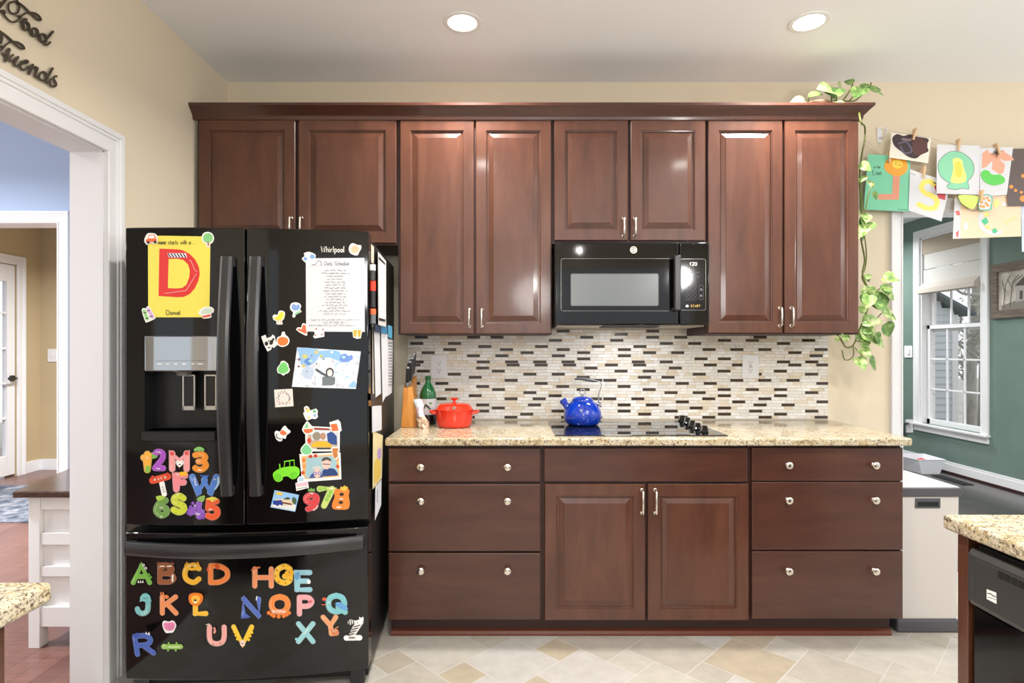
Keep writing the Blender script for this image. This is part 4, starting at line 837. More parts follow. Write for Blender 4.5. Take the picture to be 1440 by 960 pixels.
sub(o, 'ears', lambda f: [f.disc(x,y,2.8,2.8,paint(206,66,40),.2,.08) for x, y in d1((240,410),(404,376))]); sub(o, 'eyes', eyes(*d1((264,434),(378,408)), r=1.5)); sub(o, 'stripes', lambda f: [f.rib(d1((a,420-k*.26*0+k),(a+6,440+k)), 1, PW, .2,.04) for a, k in ((300,-4),(330,-12))] + [f.rib(d1((340+i*6,520+i*26),(362+i*6,516+i*26)), .8, INKG, .16,.03) for i in range(3)])
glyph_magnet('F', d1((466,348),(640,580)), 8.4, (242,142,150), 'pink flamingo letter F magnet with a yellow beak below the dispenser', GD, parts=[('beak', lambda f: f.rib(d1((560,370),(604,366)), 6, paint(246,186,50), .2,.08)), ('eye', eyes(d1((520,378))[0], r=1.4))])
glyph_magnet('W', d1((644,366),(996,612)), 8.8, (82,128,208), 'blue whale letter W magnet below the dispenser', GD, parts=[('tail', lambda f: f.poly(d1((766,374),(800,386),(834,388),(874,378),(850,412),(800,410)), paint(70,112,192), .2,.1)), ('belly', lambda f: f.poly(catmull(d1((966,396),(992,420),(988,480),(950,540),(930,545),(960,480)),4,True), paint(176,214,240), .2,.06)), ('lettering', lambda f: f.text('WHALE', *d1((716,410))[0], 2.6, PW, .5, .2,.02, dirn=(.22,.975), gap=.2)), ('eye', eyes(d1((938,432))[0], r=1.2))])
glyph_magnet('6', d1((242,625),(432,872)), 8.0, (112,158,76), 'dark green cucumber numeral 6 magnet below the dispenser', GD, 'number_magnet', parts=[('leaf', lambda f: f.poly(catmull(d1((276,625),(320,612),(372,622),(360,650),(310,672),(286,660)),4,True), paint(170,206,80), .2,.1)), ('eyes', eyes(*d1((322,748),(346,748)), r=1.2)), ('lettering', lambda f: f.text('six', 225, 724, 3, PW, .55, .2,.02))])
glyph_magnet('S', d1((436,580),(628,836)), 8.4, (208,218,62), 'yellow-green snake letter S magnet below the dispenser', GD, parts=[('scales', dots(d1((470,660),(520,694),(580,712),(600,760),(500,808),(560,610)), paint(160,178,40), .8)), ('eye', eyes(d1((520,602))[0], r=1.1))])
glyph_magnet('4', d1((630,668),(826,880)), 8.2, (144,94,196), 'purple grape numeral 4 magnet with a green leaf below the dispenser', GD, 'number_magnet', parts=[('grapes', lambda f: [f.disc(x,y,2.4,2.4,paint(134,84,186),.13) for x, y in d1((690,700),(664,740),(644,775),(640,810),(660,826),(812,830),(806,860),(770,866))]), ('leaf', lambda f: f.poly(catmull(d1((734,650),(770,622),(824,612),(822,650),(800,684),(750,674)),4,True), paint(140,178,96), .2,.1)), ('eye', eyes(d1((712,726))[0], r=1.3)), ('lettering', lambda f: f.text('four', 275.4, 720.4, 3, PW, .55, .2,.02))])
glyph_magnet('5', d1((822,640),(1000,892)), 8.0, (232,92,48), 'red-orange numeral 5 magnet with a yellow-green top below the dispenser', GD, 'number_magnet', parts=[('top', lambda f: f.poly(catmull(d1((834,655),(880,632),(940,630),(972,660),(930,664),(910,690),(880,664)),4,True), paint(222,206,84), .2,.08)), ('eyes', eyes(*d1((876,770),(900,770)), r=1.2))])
GR = 'numeral magnets at the foot of the right door'
glyph_magnet('9', d2((540,590),(768,860)), 7.4, (214,66,70), 'red numeral 9 magnet with a green crown at the foot of the right door', GR, 'number_magnet', parts=[('crown', lambda f: f.poly(d2((604,580),(612,540),(632,556),(652,530),(668,554),(692,538),(700,582)), paint(112,170,84), .2,.1)), ('eyes', eyes(*d2((640,610),(666,610)), r=1.2)), ('rind', lambda f: f.rib(d2((680,836),(718,810),(738,778)), 2, paint(240,190,190), .2,.04))])
glyph_magnet('7', d2((722,508),(972,818)), 7.6, (200,218,118), 'pale green pea pod numeral 7 magnet at the foot of the right door', GR, 'number_magnet', parts=[('peas', lambda f: [f.disc(x,y,3,3,paint(150,196,84),.2,.06) for x, y in d2((772,548),(835,545),(912,590),(886,640),(860,690))]), ('lettering', lambda f: f.text('seven', 463.6, 684.8, 2.4, PW, .5, .2,.02, gap=.14, squeeze=.7))])
f = Flat(FF); f.poly(catmull(d2((960,575),(985,548),(1060,556),(1140,545),(1166,580),(1156,640),(1168,720),(1164,790),(1130,824),(1050,830),(970,824),(932,800),(935,740),(964,660)),5,True), paint(240,132,48), .14); o = f.build('number_magnet'); tag(o, 'orange numeral 8 magnet with a yellow crown at the foot of the right door', 'magnet', GR)
sub(o, 'eyelets', lambda f: [f.disc(x,y,3.2,2.3,PB,.16,.03) for x, y in d2((1060,622),(1050,732))]); sub(o, 'crown', lambda f: f.poly(d2((1036,552),(1050,516),(1076,524),(1100,498),(1118,520),(1144,518),(1140,552),(1096,584)), paint(244,190,72), .2,.08)); sub(o, 'eyes', eyes(*d2((1044,684),(1068,684)), r=1.2)); sub(o, 'lettering', lambda f: f.text('eight', 473.6, 711, 2.8, PW, .55, .2,.02, gap=.16, squeeze=.9))

# ------------------------------------------------------------------ papers on the doors
f = Flat(FF); f.quad([(208,331),(296,332.5),(294.5,446),(208.5,446)], paint(240,224,92), .03, nx=10)
f.poly(Z(6.857,185,320)((268,202),(352,205),(430,208),(490,216),(560,252),(614,308),(648,376),(658,440),(646,510),(610,584),(560,640),(500,668),(440,670),(350,664),(260,658)), paint(222,52,50), .05, .02)
f.poly(Z(6.857,185,320)((358,302),(440,300),(500,312),(544,352),(562,410),(556,480),(530,548),(490,580),(430,586),(350,582)), paint(240,224,92), .07, .02)
zz = Z(6.857,185,320)
f.poly(zz((344,246),(522,246),(536,288),(362,288)), PW, .07, .02)
for i in range(6): f.rib(zz((352+29*i,248),(378+29*i,287)), 1.7, paint(40,34,92), .085, .01, caps=False)
for q in (((556,312),(572,318),(612,412),(634,424)), ((628,440),(610,470),(526,606)), ((526,606),(320,634))): f.rib(zz(*q), .9, paint(236,170,160), .08,.01, caps=False)
f.text('name starts with a ...', 222.5, 337.2, 6.2, INK, .7, .05,.01, gap=.14, squeeze=.72); f.text('Daniel', 233.8, 436, 6.4, INK, .75, .05,.01, gap=.2)
tag(f.build('childrens_drawing', org=FF(252,390)), 'yellow paper with a big red letter D on the left refrigerator door', 'drawing')
f = Flat(FF); f.quad([(430,363),(512.5,362.5),(513,466.5),(430.5,466)], PWHITE, .03, nx=10)
f.text('Daily Schedule', 456, 367.4, 5.6, INKG, .55, .045,.01, slant=.15, gap=.16, squeeze=.8)
rr = random.Random(5)
def scrib(f, x0, x1, y, h, mt, w=.45):
    x = x0
    while x < x1-1:
        e = min(x+rr.uniform(3.5,9), x1); p = []; q = x
        while q < e: p.append((q, y+rr.uniform(-h,h)*.5)); q += .8
        if len(p) > 1: f.rib(p, w, mt, .045,.01, caps=False)
        x = e+1.4
for i, (a, b) in enumerate(((456,487),(452,491),(459,484),(460,482),(457,486),(458,485),(456,488),(455,489),(458,486),(456,487),(459,484),(458,487),(453,491),(460,484),(449,493),(455,487))): scrib(f, a, b, 380.2+i*4.08, 2, INKG)
for a, b, y in ((437,505,449.5),(454,487,453.2),(434,500,457.2)): scrib(f, a, b, y, 1.8, INKG)
tag(f.build('paper_note', org=FF(470,415)), 'white handwritten schedule sheet high on the right refrigerator door', 'paper')
PN = Z(12,400,480)
f = Flat(FF); f.quad(PN((215,98),(1290,168),(1205,800),(125,765)), noisy('painting_wash', [(.36,(196,200,210)),(.48,(236,238,244)),(.6,(214,224,240)),(.7,(168,200,236))], (38,38,38), 4, rough=.5), .03, nx=10)
for q, c in ((((225,108),(560,130),(580,250),(480,380),(300,420),(240,200)), (150,190,232)), (((590,170),(700,150),(880,158),(960,220),(940,330),(760,270),(610,280)), (140,190,232)), (((930,300),(980,215),(1120,210),(1150,300),(1000,350)), (110,150,220)), (((1080,760),(1180,660),(1210,770)), (150,196,236)), (((330,340),(400,280),(460,320),(420,400)), (96,140,206)), (((300,480),(420,420),(500,500),(440,620),(320,600)), (190,206,226))): f.poly(catmull(PN(*q),4,True), paint(*c), .045,.01)
for q, c, r in (((345,250),(206,204,120),4), ((540,180),(214,204,130),3), ((625,245),(200,200,120),2.5), ((320,410),(214,196,120),3), ((440,330),(170,214,220),3), ((1000,265),(186,220,214),2.5), ((380,505),(60,66,74),.9), ((460,240),(60,60,80),.9), ((660,300),(70,70,84),1.2), ((540,375),(80,90,100),1.2), ((985,490),(90,90,96),.7), ((800,180),(244,244,244),2), ((1090,200),(246,246,248),4), ((250,300),(110,108,120),2), ((240,420),(110,106,120),1.8)): f.disc(*PN(q)[0], r, r*.8, paint(*c), .05,.01)
G1 = paint(84,88,94); f.poly(PN((640,600),(700,585),(780,600),(850,600),(858,640),(850,720),(800,740),(640,740)), paint(112,122,128), .055,.01); f.rib(PN((540,475),(640,540),(720,580)), 3.2, G1, .055,.01); f.disc(*PN((765,520))[0], 5.8, 6.6, paint(66,64,68), .06,.01); f.disc(*PN((765,530))[0], 3.8, 4.9, paint(236,224,220), .065,.01)
tag(f.build('childrens_drawing', org=FF(455,517)), 'blue and white watercolour with a small waving figure on the right refrigerator door', 'drawing')
qa = Z(8.727,370,540)
f = Flat(FF); f.quad(qa((135,68),(360,56),(374,270),(148,284)), paint(232,226,218), .05, nx=3)
for i in range(26):
    a = 2*PI*i/26; r0 = 9.0+rr.uniform(-1.6,1.2); f.disc(399.2+r0*math.cos(a), 559.4+r0*math.sin(a), rr.uniform(.6,1.1), rr.uniform(.6,1.1), paint(*rr.choice(((80,70,74),(190,96,110),(120,130,150),(150,120,90),(200,150,160)))), .06,.01)
tag(f.build('square_magnet'), 'small square white magnet with a floral wreath on the right refrigerator door', 'magnet')
ph = Z(5.647,410,560)
f = Flat(FF); f.quad(ph((108,218),(384,232),(382,420),(112,420)), STICKW, .03, nx=4)
f.poly(ph((130,232),(370,246),(366,402),(126,398)), paint(196,176,150), .045,.01); f.poly(ph((150,248),(366,258),(366,340),(160,330)), paint(214,220,228), .05,.01); f.poly(ph((180,232),(300,238),(300,252),(180,248)), paint(150,48,44), .055,.01)
f.poly(ph((280,280),(320,260),(360,300),(360,370),(290,360)), paint(44,74,140), .055,.01); f.disc(*ph((200,300))[0],6,6,paint(150,140,120),.055,.01); f.disc(*ph((250,300))[0],4,5,paint(186,140,116),.055,.01); f.disc(*ph((140,335))[0],3,4,paint(206,72,50),.055,.01)
f.poly(catmull(ph((155,385),(170,355),(230,340),(300,352),(322,388)),4), paint(242,182,40), .06,.01); f.poly(ph((200,392),(310,392),(310,404),(200,404)), paint(60,50,46), .06,.01)
tag(f.build('photo_card'), 'white-bordered picture card with a yellow banner, upper of two on the right door', 'photo')
f = Flat(FF); f.quad(ph((62,442),(388,428),(396,642),(82,664)), STICKW, .05, nx=4)
f.poly(ph((78,462),(372,440),(380,620),(96,640)), paint(232,178,110), .065,.01); f.poly(ph((118,470),(350,455),(372,600),(350,612),(110,630)), paint(160,196,206), .07,.01)
for q, c in (((96,492),(222,120,60)), ((100,540),(236,150,80)), ((90,590),(206,84,52)), ((366,540),(206,84,52)), ((362,480),(226,150,90)), ((150,460),(196,60,44)), ((190,456),(196,60,44))): f.disc(*ph(q)[0], 2.6, 2.6, paint(*c), .075,.01)
f.poly(catmull(ph((240,620),(250,570),(290,556),(340,560),(368,600),(360,612)),4), paint(36,66,124), .08,.01); f.disc(*ph((276,515))[0],6.6,8.6,paint(226,196,184),.085,.01); f.poly(catmull(ph((240,500),(250,474),(280,466),(310,480),(312,500),(280,488)),4,True), paint(86,74,70), .09,.01); f.rib(ph((250,520),(304,524)), 1, PB, .09,.01)
f.poly(catmull(ph((140,634),(160,600),(200,590),(240,604),(248,626)),4), paint(60,90,150), .085,.01); f.disc(*ph((204,592))[0],5.6,6.6,paint(230,200,188),.09,.01); f.poly(catmull(ph((160,560),(180,538),(220,536),(240,556),(204,560)),4,True), paint(206,204,200), .095,.01)
for q in ((186,596),(222,594)): f.disc(*ph(q)[0],2.6,2.4,paint(96,60,140),.1,.01); f.disc(*ph(q)[0],1.6,1.4,paint(214,206,224),.105,.01)
tag(f.build('photo_card'), 'white-bordered photo of two people in glasses, lower of two on the right door', 'photo')
pc = d2
f = Flat(FF); f.quad(pc((155,565),(485,630),(432,858),(100,798)), paint(150,196,238), .04, nx=4)
f.poly(pc((112,760),(300,740),(440,770),(432,846),(106,788)), paint(226,226,226), .05,.01); f.poly(pc((150,690),(300,680),(392,700),(420,770),(250,770)), paint(224,206,176), .055,.01); f.poly(catmull(pc((270,690),(320,662),(360,672),(350,694)),4), paint(56,72,60), .06,.01); f.poly(catmull(pc((390,690),(410,660),(450,690),(440,756),(400,740)),4,True), paint(70,96,70), .06,.01)
f.poly(pc((130,708),(250,700),(270,760),(240,780),(140,770)), paint(40,62,150), .065,.01); f.rib(pc((265,735),(380,756)), 2, paint(110,52,44), .065,.01); [f.disc(*pc(q)[0],1.6,1.6,PW,.07,.01) for q in ((156,776),(226,776))]; f.poly(pc((180,588),(262,600),(256,640),(176,622)), paint(240,200,80), .06,.01)
tag(f.build('postcard'), 'tilted postcard with a blue truck low on the right refrigerator door', 'postcard')
# small picture magnets
GS = 'small die-cut picture magnets on the refrigerator doors'
def die(name, label, outline, parts, sm=True):
    return blob_magnet(name, label, GS, lambda f: f.poly(catmull(outline,4,True) if sm else outline, STICKW, .1), parts)
za = Z(6.857,185,320); zb = Z(6.859,355,420); ze = Z(6.62,395,335)
die('car_magnet', 'orange and white car magnet at the upper left corner of the yellow paper', za((124,110),(150,60),(190,52),(235,62),(252,100),(250,140),(225,158),(190,150),(150,166),(126,140)), [('body', lambda f: f.poly(za((136,118),(160,104),(165,70),(222,68),(232,104),(244,112),(240,136),(140,140)), paint(232,110,62), .14,.05)), ('windows', lambda f: f.poly(za((170,78),(216,76),(222,102),(168,104)), PW, .17,.04)), ('wheels', dots(za((160,142),(226,138)), PB, 2, .18))])
die('tree_magnet', 'round green tree magnet at the upper right corner of the yellow paper', za((676,100),(690,56),(735,40),(780,60),(796,105),(780,145),(755,160),(755,188),(722,184),(718,155),(690,140)), [('crown', lambda f: f.disc(*za((736,98))[0],7,6.8,paint(134,204,134),.14,.05)), ('trunk', lambda f: f.rib(za((738,140),(740,170)), 2, paint(176,112,74), .15,.05))])
die('shoes_magnet', 'green and pink sandals magnet at the lower left corner of the yellow paper', za((98,800),(115,775),(138,778),(150,760),(175,768),(228,860),(222,880),(150,912),(130,900)), [('left_sole', lambda f: f.rib(za((120,800),(150,880)), 4.2, paint(150,210,130), .14,.05)), ('right_sole', lambda f: f.rib(za((160,785),(202,860)), 4.2, paint(214,176,220), .14,.05)), ('straps', lambda f: [f.rib(za((a,b),(a+22,b-6)), 1.1, PB, .17,.04) for a, b in ((118,822),(150,802),(136,876),(176,858))])])
die('helmet_magnet', 'pale helmet magnet with a red stripe at the lower right corner of the yellow paper', za((650,808),(690,770),(760,762),(794,785),(790,815),(768,830),(766,866),(690,876),(680,850),(650,836)), [('dome', lambda f: f.poly(catmull(za((664,818),(700,782),(760,776),(782,800),(760,820),(690,834)),4,True), paint(206,224,206), .13,.04)), ('stripe', lambda f: f.rib(za((692,858),(756,846)), 2.6, paint(226,82,54), .14,.05))])
die('bear_magnet', 'tan bear face magnet in the upper right corner of the right door', ze((632,95),(645,60),(670,45),(715,62),(745,65),(748,95),(730,125),(712,158),(665,150),(640,130)), [('face', lambda f: f.disc(*ze((690,102))[0],6,5.6,paint(226,190,152),.13,.04))])
die('butterfly_magnet', 'blue and white bumblebee magnet on the upper left corner of the schedule', ze((195,190),(220,165),(215,140),(255,125),(300,138),(325,160),(320,195),(375,215),(365,255),(310,245),(250,262),(232,230)), [('wings', lambda f: (f.disc(*ze((228,190))[0],2.6,2.6,paint(120,164,214),.14,.05), f.disc(*ze((292,170))[0],3.6,3.2,paint(130,170,220),.14,.05))), ('trail', lambda f: f.rib(catmull(ze((290,246),(320,240),(345,212),(372,216),(376,250)),4), .8, INKG, .14,.05))])
die('flower_magnet', 'blue tulip magnet left of the schedule sheet', zb((362,80),(375,45),(410,34),(450,42),(470,70),(460,105),(472,125),(420,155),(408,180),(385,172),(392,130),(370,110)), [('bloom', lambda f: f.poly(catmull(zb((376,75),(395,50),(420,62),(450,52),(456,90),(425,112),(390,106)),4,True), paint(132,168,222), .14,.05)), ('leaf', lambda f: f.rib(zb((412,148),(456,122)), 2.4, paint(146,206,152), .14,.05))])
die('chick_magnet', 'yellow chick magnet just below and left of the blue tulip magnet', zb((194,170),(215,150),(240,155),(255,120),(285,114),(314,135),(305,190),(285,215),(290,245),(235,245),(230,215),(205,205)), [('body', lambda f: f.poly(catmull(zb((206,180),(240,172),(262,135),(296,130),(302,165),(280,200),(235,205)),4,True), paint(246,222,64), .14,.05)), ('legs', lambda f: [f.rib(zb((a,205),(a,234)), .9, paint(236,168,60), .15,.05) for a in (248,272)])])
die('heart_magnet', 'red-orange heart magnet at the left edge of the schedule sheet', zb((420,298),(435,275),(470,276),(480,240),(500,234),(522,250),(530,350),(515,356),(455,325)), [('heart', lambda f: f.poly(zb((432,298),(445,285),(474,294),(484,256),(500,246),(514,262),(524,340),(470,318)), paint(234,106,64), .14,.05))], False)
die('pumpkin_magnet', 'orange pumpkin magnet beside the black and white cow magnet', zb((232,400),(245,370),(275,355),(285,322),(310,318),(318,345),(345,370),(358,405),(340,445),(290,464),(245,445)), [('pumpkin', lambda f: f.poly(catmull(zb((242,402),(260,374),(296,368),(334,380),(346,410),(326,440),(290,450),(254,438)),4,True), paint(238,124,50), .14,.05)), ('stem', lambda f: f.rib(zb((294,360),(300,336)), 1.8, paint(226,226,220), .14,.05))])
die('cow_magnet', 'black and white cow magnet left of the orange pumpkin magnet', zb((84,365),(125,345),(138,380),(180,365),(195,344),(215,360),(225,405),(245,440),(205,475),(190,460),(180,490),(145,508),(130,480),(110,440)), [('patches', lambda f: [f.disc(x,y,a,b,PB,.14,.05,rot=c) for (x,y),a,b,c in zip(zb((135,432),(182,420),(200,392),(158,404),(160,470)), (2.4,2.6,1.6,1,1.6), (3,3.6,2.2,1,1), (0,.3,.4,0,0))])], False)
die('bush_magnet', 'green bush magnet above the square floral magnet', zb((236,680),(245,655),(265,630),(275,605),(300,598),(325,610),(345,630),(350,660),(362,685),(345,715),(320,725),(300,740),(270,722),(245,715)), [('bush', lambda f: f.poly(catmull(zb((246,682),(262,645),(290,612),(325,622),(342,660),(350,685),(318,714),(285,718),(252,705)),4,True), paint(118,206,110), .14,.05))])
die('spotted_magnet', 'white spotted magnet at the bottom edge of the schedule sheet', zb((584,365),(600,340),(595,300),(620,280),(650,250),(690,280),(694,365),(600,382)), [('spots', dots(zb((616,290),(680,296),(606,350),(670,344)), paint(150,60,50), 1.1, .14)), ('cap', lambda f: f.rib(zb((630,262),(668,258)), 2, paint(190,210,226), .14,.05))], False)
die('juice_magnet', 'two glasses of orange juice magnet at the lower right corner of the schedule', zb((962,300),(975,260),(1010,250),(1050,255),(1064,280),(1045,380),(1010,386),(972,372)), [('glasses', lambda f: [f.poly(zb((a,300),(a+36,300),(a+30,366),(a+6,366)), paint(238,172,48), .14,.05) for a in (972,1012)]), ('rims', lambda f: [f.rib(zb((a,284),(a+36,282)), 1.3, paint(176,206,226), .14,.05) for a in (972,1012)])], False)
die('watering_can_magnet', 'white magnet with green, yellow and blue flowers above the sailboat magnet', qa((492,355),(508,340),(502,290),(530,268),(560,282),(580,318),(620,308),(650,300),(672,330),(666,370),(674,400),(640,428),(600,424),(545,444),(522,430)), [('flowers', lambda f: [f.disc(x,y,r,r,paint(*c),.14,.05) for (x,y),r,c in zip(qa((550,322),(630,332),(634,384),(560,410),(532,300)), (2.4,2.2,2,2,1.2), ((236,214,96),(100,190,130),(160,184,226),(226,214,150),(226,120,84)))])])
die('fox_magnet', 'small orange and white fox magnet below the square floral magnet', qa((140,600),(165,570),(205,580),(240,530),(270,510),(300,545),(335,575),(325,600),(290,625),(275,670),(240,660),(235,690),(200,702),(160,672)), [('body', lambda f: f.poly(catmull(qa((205,600),(235,562),(280,590),(290,610),(250,628)),4,True), paint(236,116,70), .14,.05)), ('tail', lambda f: f.rib(catmull(qa((168,610),(165,645),(195,668),(222,672)),4), 1.2, PB, .14,.05))])
die('sailboat_magnet', 'green and orange sailboat magnet at the left corner of the upper picture card', qa((476,560),(490,520),(530,460),(548,455),(600,515),(626,560),(612,600),(560,622),(505,608)), [('sails', lambda f: (f.poly(qa((506,534),(540,472),(548,474),(550,540)), paint(122,204,140), .14,.05), f.poly(qa((556,476),(604,530),(556,538)), paint(238,240,220), .14,.05))), ('hull', lambda f: f.poly(qa((496,552),(612,546),(606,584),(550,604),(506,590)), paint(236,112,66), .14,.05))], False)
die('leaf_magnet', 'green leaf-shaped magnet between the two picture cards', qa((458,815),(475,770),(520,722),(535,720),(590,775),(608,815),(590,860),(540,872),(480,855)), [('leaf', lambda f: f.poly(catmull(qa((470,815),(485,780),(528,736),(582,785),(596,815),(578,850),(530,862),(486,845)),4,True), paint(124,206,146), .14,.05))])
die('tag_magnet', 'orange square magnet with a white edge at the right corner of the upper picture card', ph((300,190),(370,168),(388,190),(398,255),(380,268),(320,268)), [('square', lambda f: f.poly(ph((310,204),(360,200),(374,256),(324,260)), paint(236,112,56), .14,.05))], False)
die('teddy_magnet', 'brown bear magnet overlapping the lower photo card', ph((318,395),(330,382),(350,388),(376,380),(382,400),(370,430),(376,450),(360,486),(345,480),(330,466),(322,440)), [('bear', lambda f: f.poly(catmull(ph((326,400),(350,396),(372,400),(364,430),(368,455),(346,476),(330,452)),4,True), paint(196,122,58), .14,.05))])
die('shop_magnet', 'pink and white market stall magnet at the lower left corner of the lower photo card', ph((46,640),(60,620),(100,618),(108,655),(130,664),(138,710),(38,735),(30,672),(46,668)), [('awning', lambda f: f.poly(ph((34,676),(126,662),(128,690),(40,700)), paint(240,190,206), .14,.05)), ('sky', lambda f: f.poly(ph((54,630),(94,626),(98,652),(58,660)), paint(176,210,236), .14,.05)), ('counter', lambda f: f.rib(ph((46,718),(126,704)), 1, paint(150,150,150), .14,.05))], False)
LG = paint(126,224,46)
f = Flat(FF); f.poly(catmull(d2((132,350),(150,320),(210,280),(280,258),(350,246),(430,246),(480,270),(494,320),(480,370),(440,395),(400,420),(360,400),(330,380),(270,390),(262,425),(215,455),(165,440),(140,400)),4,True), LG, .12); f.rib(d2((285,250),(292,186)), .9, LG, .1); f.rib(d2((288,180),(418,160)), 1.5, LG, .1); f.rib(d2((360,245),(358,172)), .8, LG, .1); f.rib(d2((424,240),(416,166)), .9, LG, .1); f.rib(d2((230,275),(222,218)), 1.6, LG, .1)
o = tag(f.build('tractor_magnet'), 'bright green tractor-shaped magnet left of the lower photo card', 'magnet')
sub(o, 'wheels', lambda f: [f.disc(x,y,5.4,5.4,paint(108,206,40),.15,.05) for x, y in d2((200,395),(415,365))])

# ------------------------------------------------------------------ things on the side of the refrigerator
def side(fn, name, label, cat, group=None):
    f = Flat(FS); fn(f); return tag(f.build(name), label, cat, group)
MARKW = paint(238,236,232)
side(lambda f: f.quad([(521.8,343),(526,347),(526,371),(522,369)], paint(226,214,196), .04, nx=1), 'paper_card', 'narrow beige card at the top of the refrigerator side', 'paper')
o = side(lambda f: f.poly([(531.5,353.5),(543,367),(543,459.5),(532,456.5)], paint(228,226,222), .9), 'whiteboard', 'small whiteboard with black bars on the refrigerator side', 'whiteboard')
f = Flat(FS); f.poly([(533,360.5),(541.8,370),(541.8,455),(533,452)], PWHITE, .92, .03); f.poly([(533,360.5),(541.8,370),(541.8,372.5),(533,364.5)], PB, .94,.03); f.poly([(533,446.5),(541.8,449),(541.8,452.5),(533,450.5)], PB, .94,.03); f.build('writing_face', o)
def marker(name, label, px, y0, y1, cap, body):
    a = FS(px, y0, .55); D = (a-CAM).y; b = Vector((a.x, a.y, CH-(y1-CY)*D/F)); t = thing('dry_erase_marker', label, 'marker', b, group='markers on the refrigerator side')
    h = a.z-b.z; m = MB(); m.cyl(b, b+Vector((0,0,h*.62)), .42, body, 16); m.build('barrel', t, smooth=40)
    m = MB(); m.cyl(b+Vector((0,0,h*.62)), a, .46, cap, 16); m.build('cap', t, smooth=40)
marker('m', 'white-capped dry erase marker at the top of the refrigerator side', 524, 372, 394, MARKW, paint(60,58,58)); marker('m', 'red-capped black dry erase marker clipped below the white-capped one', 524.4, 395, 432, paint(222,62,40), paint(36,36,38))
marker('m', 'lowest marker on the refrigerator side, with a small orange cap', 524.6, 434, 455, paint(232,110,60), paint(106,110,116))
side(lambda f: f.quad([(523.5,456),(531,458),(531.5,556),(524,560)], mat('paper_cream',(226,216,200),.7), .1,.02, nx=2), 'paper_sheet', 'cream slip of paper nearest the door edge on the refrigerator side', 'paper', 'papers clipped to the refrigerator side')
side(lambda f: f.quad([(526,463),(537,466),(537.5,552),(528,559)], PWHITE, .35,.02, nx=2), 'paper_sheet', 'white sheet hanging beneath the dark blue clip on the refrigerator side', 'paper', 'papers clipped to the refrigerator side')
side(lambda f: f.quad([(536,467),(545,469),(545.5,551),(538,566)], PWHITE, .6,.02, nx=2), 'paper_sheet', 'second white sheet, hanging under the bright blue clip on the refrigerator side', 'paper', 'papers clipped to the refrigerator side')
o = side(lambda f: (f.quad([(545,476),(553,478),(551,552),(543,558)], PWHITE, .25,.02, nx=2), [scrib(f, 546.5, 551.5, 481+i*4, 2, INKG, .5) for i in range(14)] if 0 else None), 'paper_sheet', 'white printed sheet hanging farthest back on the refrigerator side', 'paper', 'papers clipped to the refrigerator side')
f = Flat(FS); [f.rib([(546.4,482+i*4.2),(551.6,482.3+i*4.2)], 1.1, INKG, .28,.01, caps=False) for i in range(15)]; f.build('print', o)
side(lambda f: f.poly([(527.5,455.5),(536,458),(536,468),(527.5,466)], paint(36,60,92), .75), 'magnetic_clip', 'dark blue clip on the refrigerator side', 'clip', 'clips on the refrigerator side')
side(lambda f: f.poly([(536.2,457.5),(544.6,459.5),(544.6,469.5),(536.2,468)], paint(58,130,176), .8), 'magnetic_clip', 'bright blue clip on the refrigerator side', 'clip', 'clips on the refrigerator side')
side(lambda f: f.poly([(545.5,456.5),(551.6,459),(551.6,476),(546,474)], paint(92,170,206), .6), 'magnetic_clip', 'light blue clip farthest back on the refrigerator side', 'clip', 'clips on the refrigerator side')
side(lambda f: f.poly([(521.5,553),(528,554),(528,563),(521.5,562)], paint(44,44,48), .5), 'magnetic_clip', 'small black clip halfway down the refrigerator side', 'clip', 'clips on the refrigerator side')
side(lambda f: f.quad([(523,571),(536.5,570),(536.8,604),(523.5,608)], PWHITE, .4,.02, nx=2), 'paper_sheet', 'white sheet below the black clip on the refrigerator side', 'paper')
side(lambda f: (f.quad([(524.5,606),(538.6,612),(537,672),(524,688)], paint(240,224,170), .3,.02, nx=2), f.poly(catmull([(531,634),(535,630),(536,642),(532,646)],4,True), paint(196,160,216), .33,.01), f.poly(catmull([(527,650),(534,646),(535,668),(527,678)],4,True), paint(240,204,96), .33,.01)), 'childrens_drawing', 'yellow and purple drawing hanging low on the refrigerator side', 'drawing')
side(lambda f: (f.quad([(528,684),(536.5,674),(536,710),(527.2,732)], paint(232,234,240), .36,.02, nx=2), f.rib([(531,688),(530.5,706)], .7, INKG, .38,.01)), 'paper_sheet', 'lowest white sheet on the refrigerator side', 'paper')
# ------------------------------------------------------------------ on the worktop
# kettle
KB = mat('blue_enamel', (10,58,180), .08, coat=.4, spec=.6)
kx, kd = (819.2-CX)*116/F, 116.0; ky = Y(kd); kz = 35.92
k = thing('kettle', 'glossy blue enamel kettle standing on the left of the glass cooktop', 'kettle', (kx, ky, kz))
m = MB(); pr = catmull([(0,.02),(2.5,.02),(3.2,.28),(3.62,.95),(3.78,1.75),(3.66,2.7),(3.2,3.6),(2.6,4.35),(2.1,4.75)], 4); m.lathe([(p.x,p.y) if hasattr(p,'x') else p for p in pr], (kx,ky,kz), KB, 48); m.build('body', k, smooth=50)
m = MB(); m.lathe([(2.08,4.7),(2.16,4.78),(2.14,4.92),(1.95,5.2),(1.5,5.48),(.8,5.64),(0,5.68)], (kx,ky,kz), KB, 40); lid = m.build('lid', k, smooth=40)
m = MB(); c0 = Vector((kx,ky,kz+6.5)); m.tube([c0+Vector((.58*math.cos(a),0,.56*math.sin(a))) for a in [i*2*PI/24 for i in range(24)]], .1, STEEL, 8, closed=True); m.cyl((kx,ky,kz+5.6),(kx,ky,kz+6.0),.26,STEEL,16); m.build('lid_ring', lid, smooth=60)
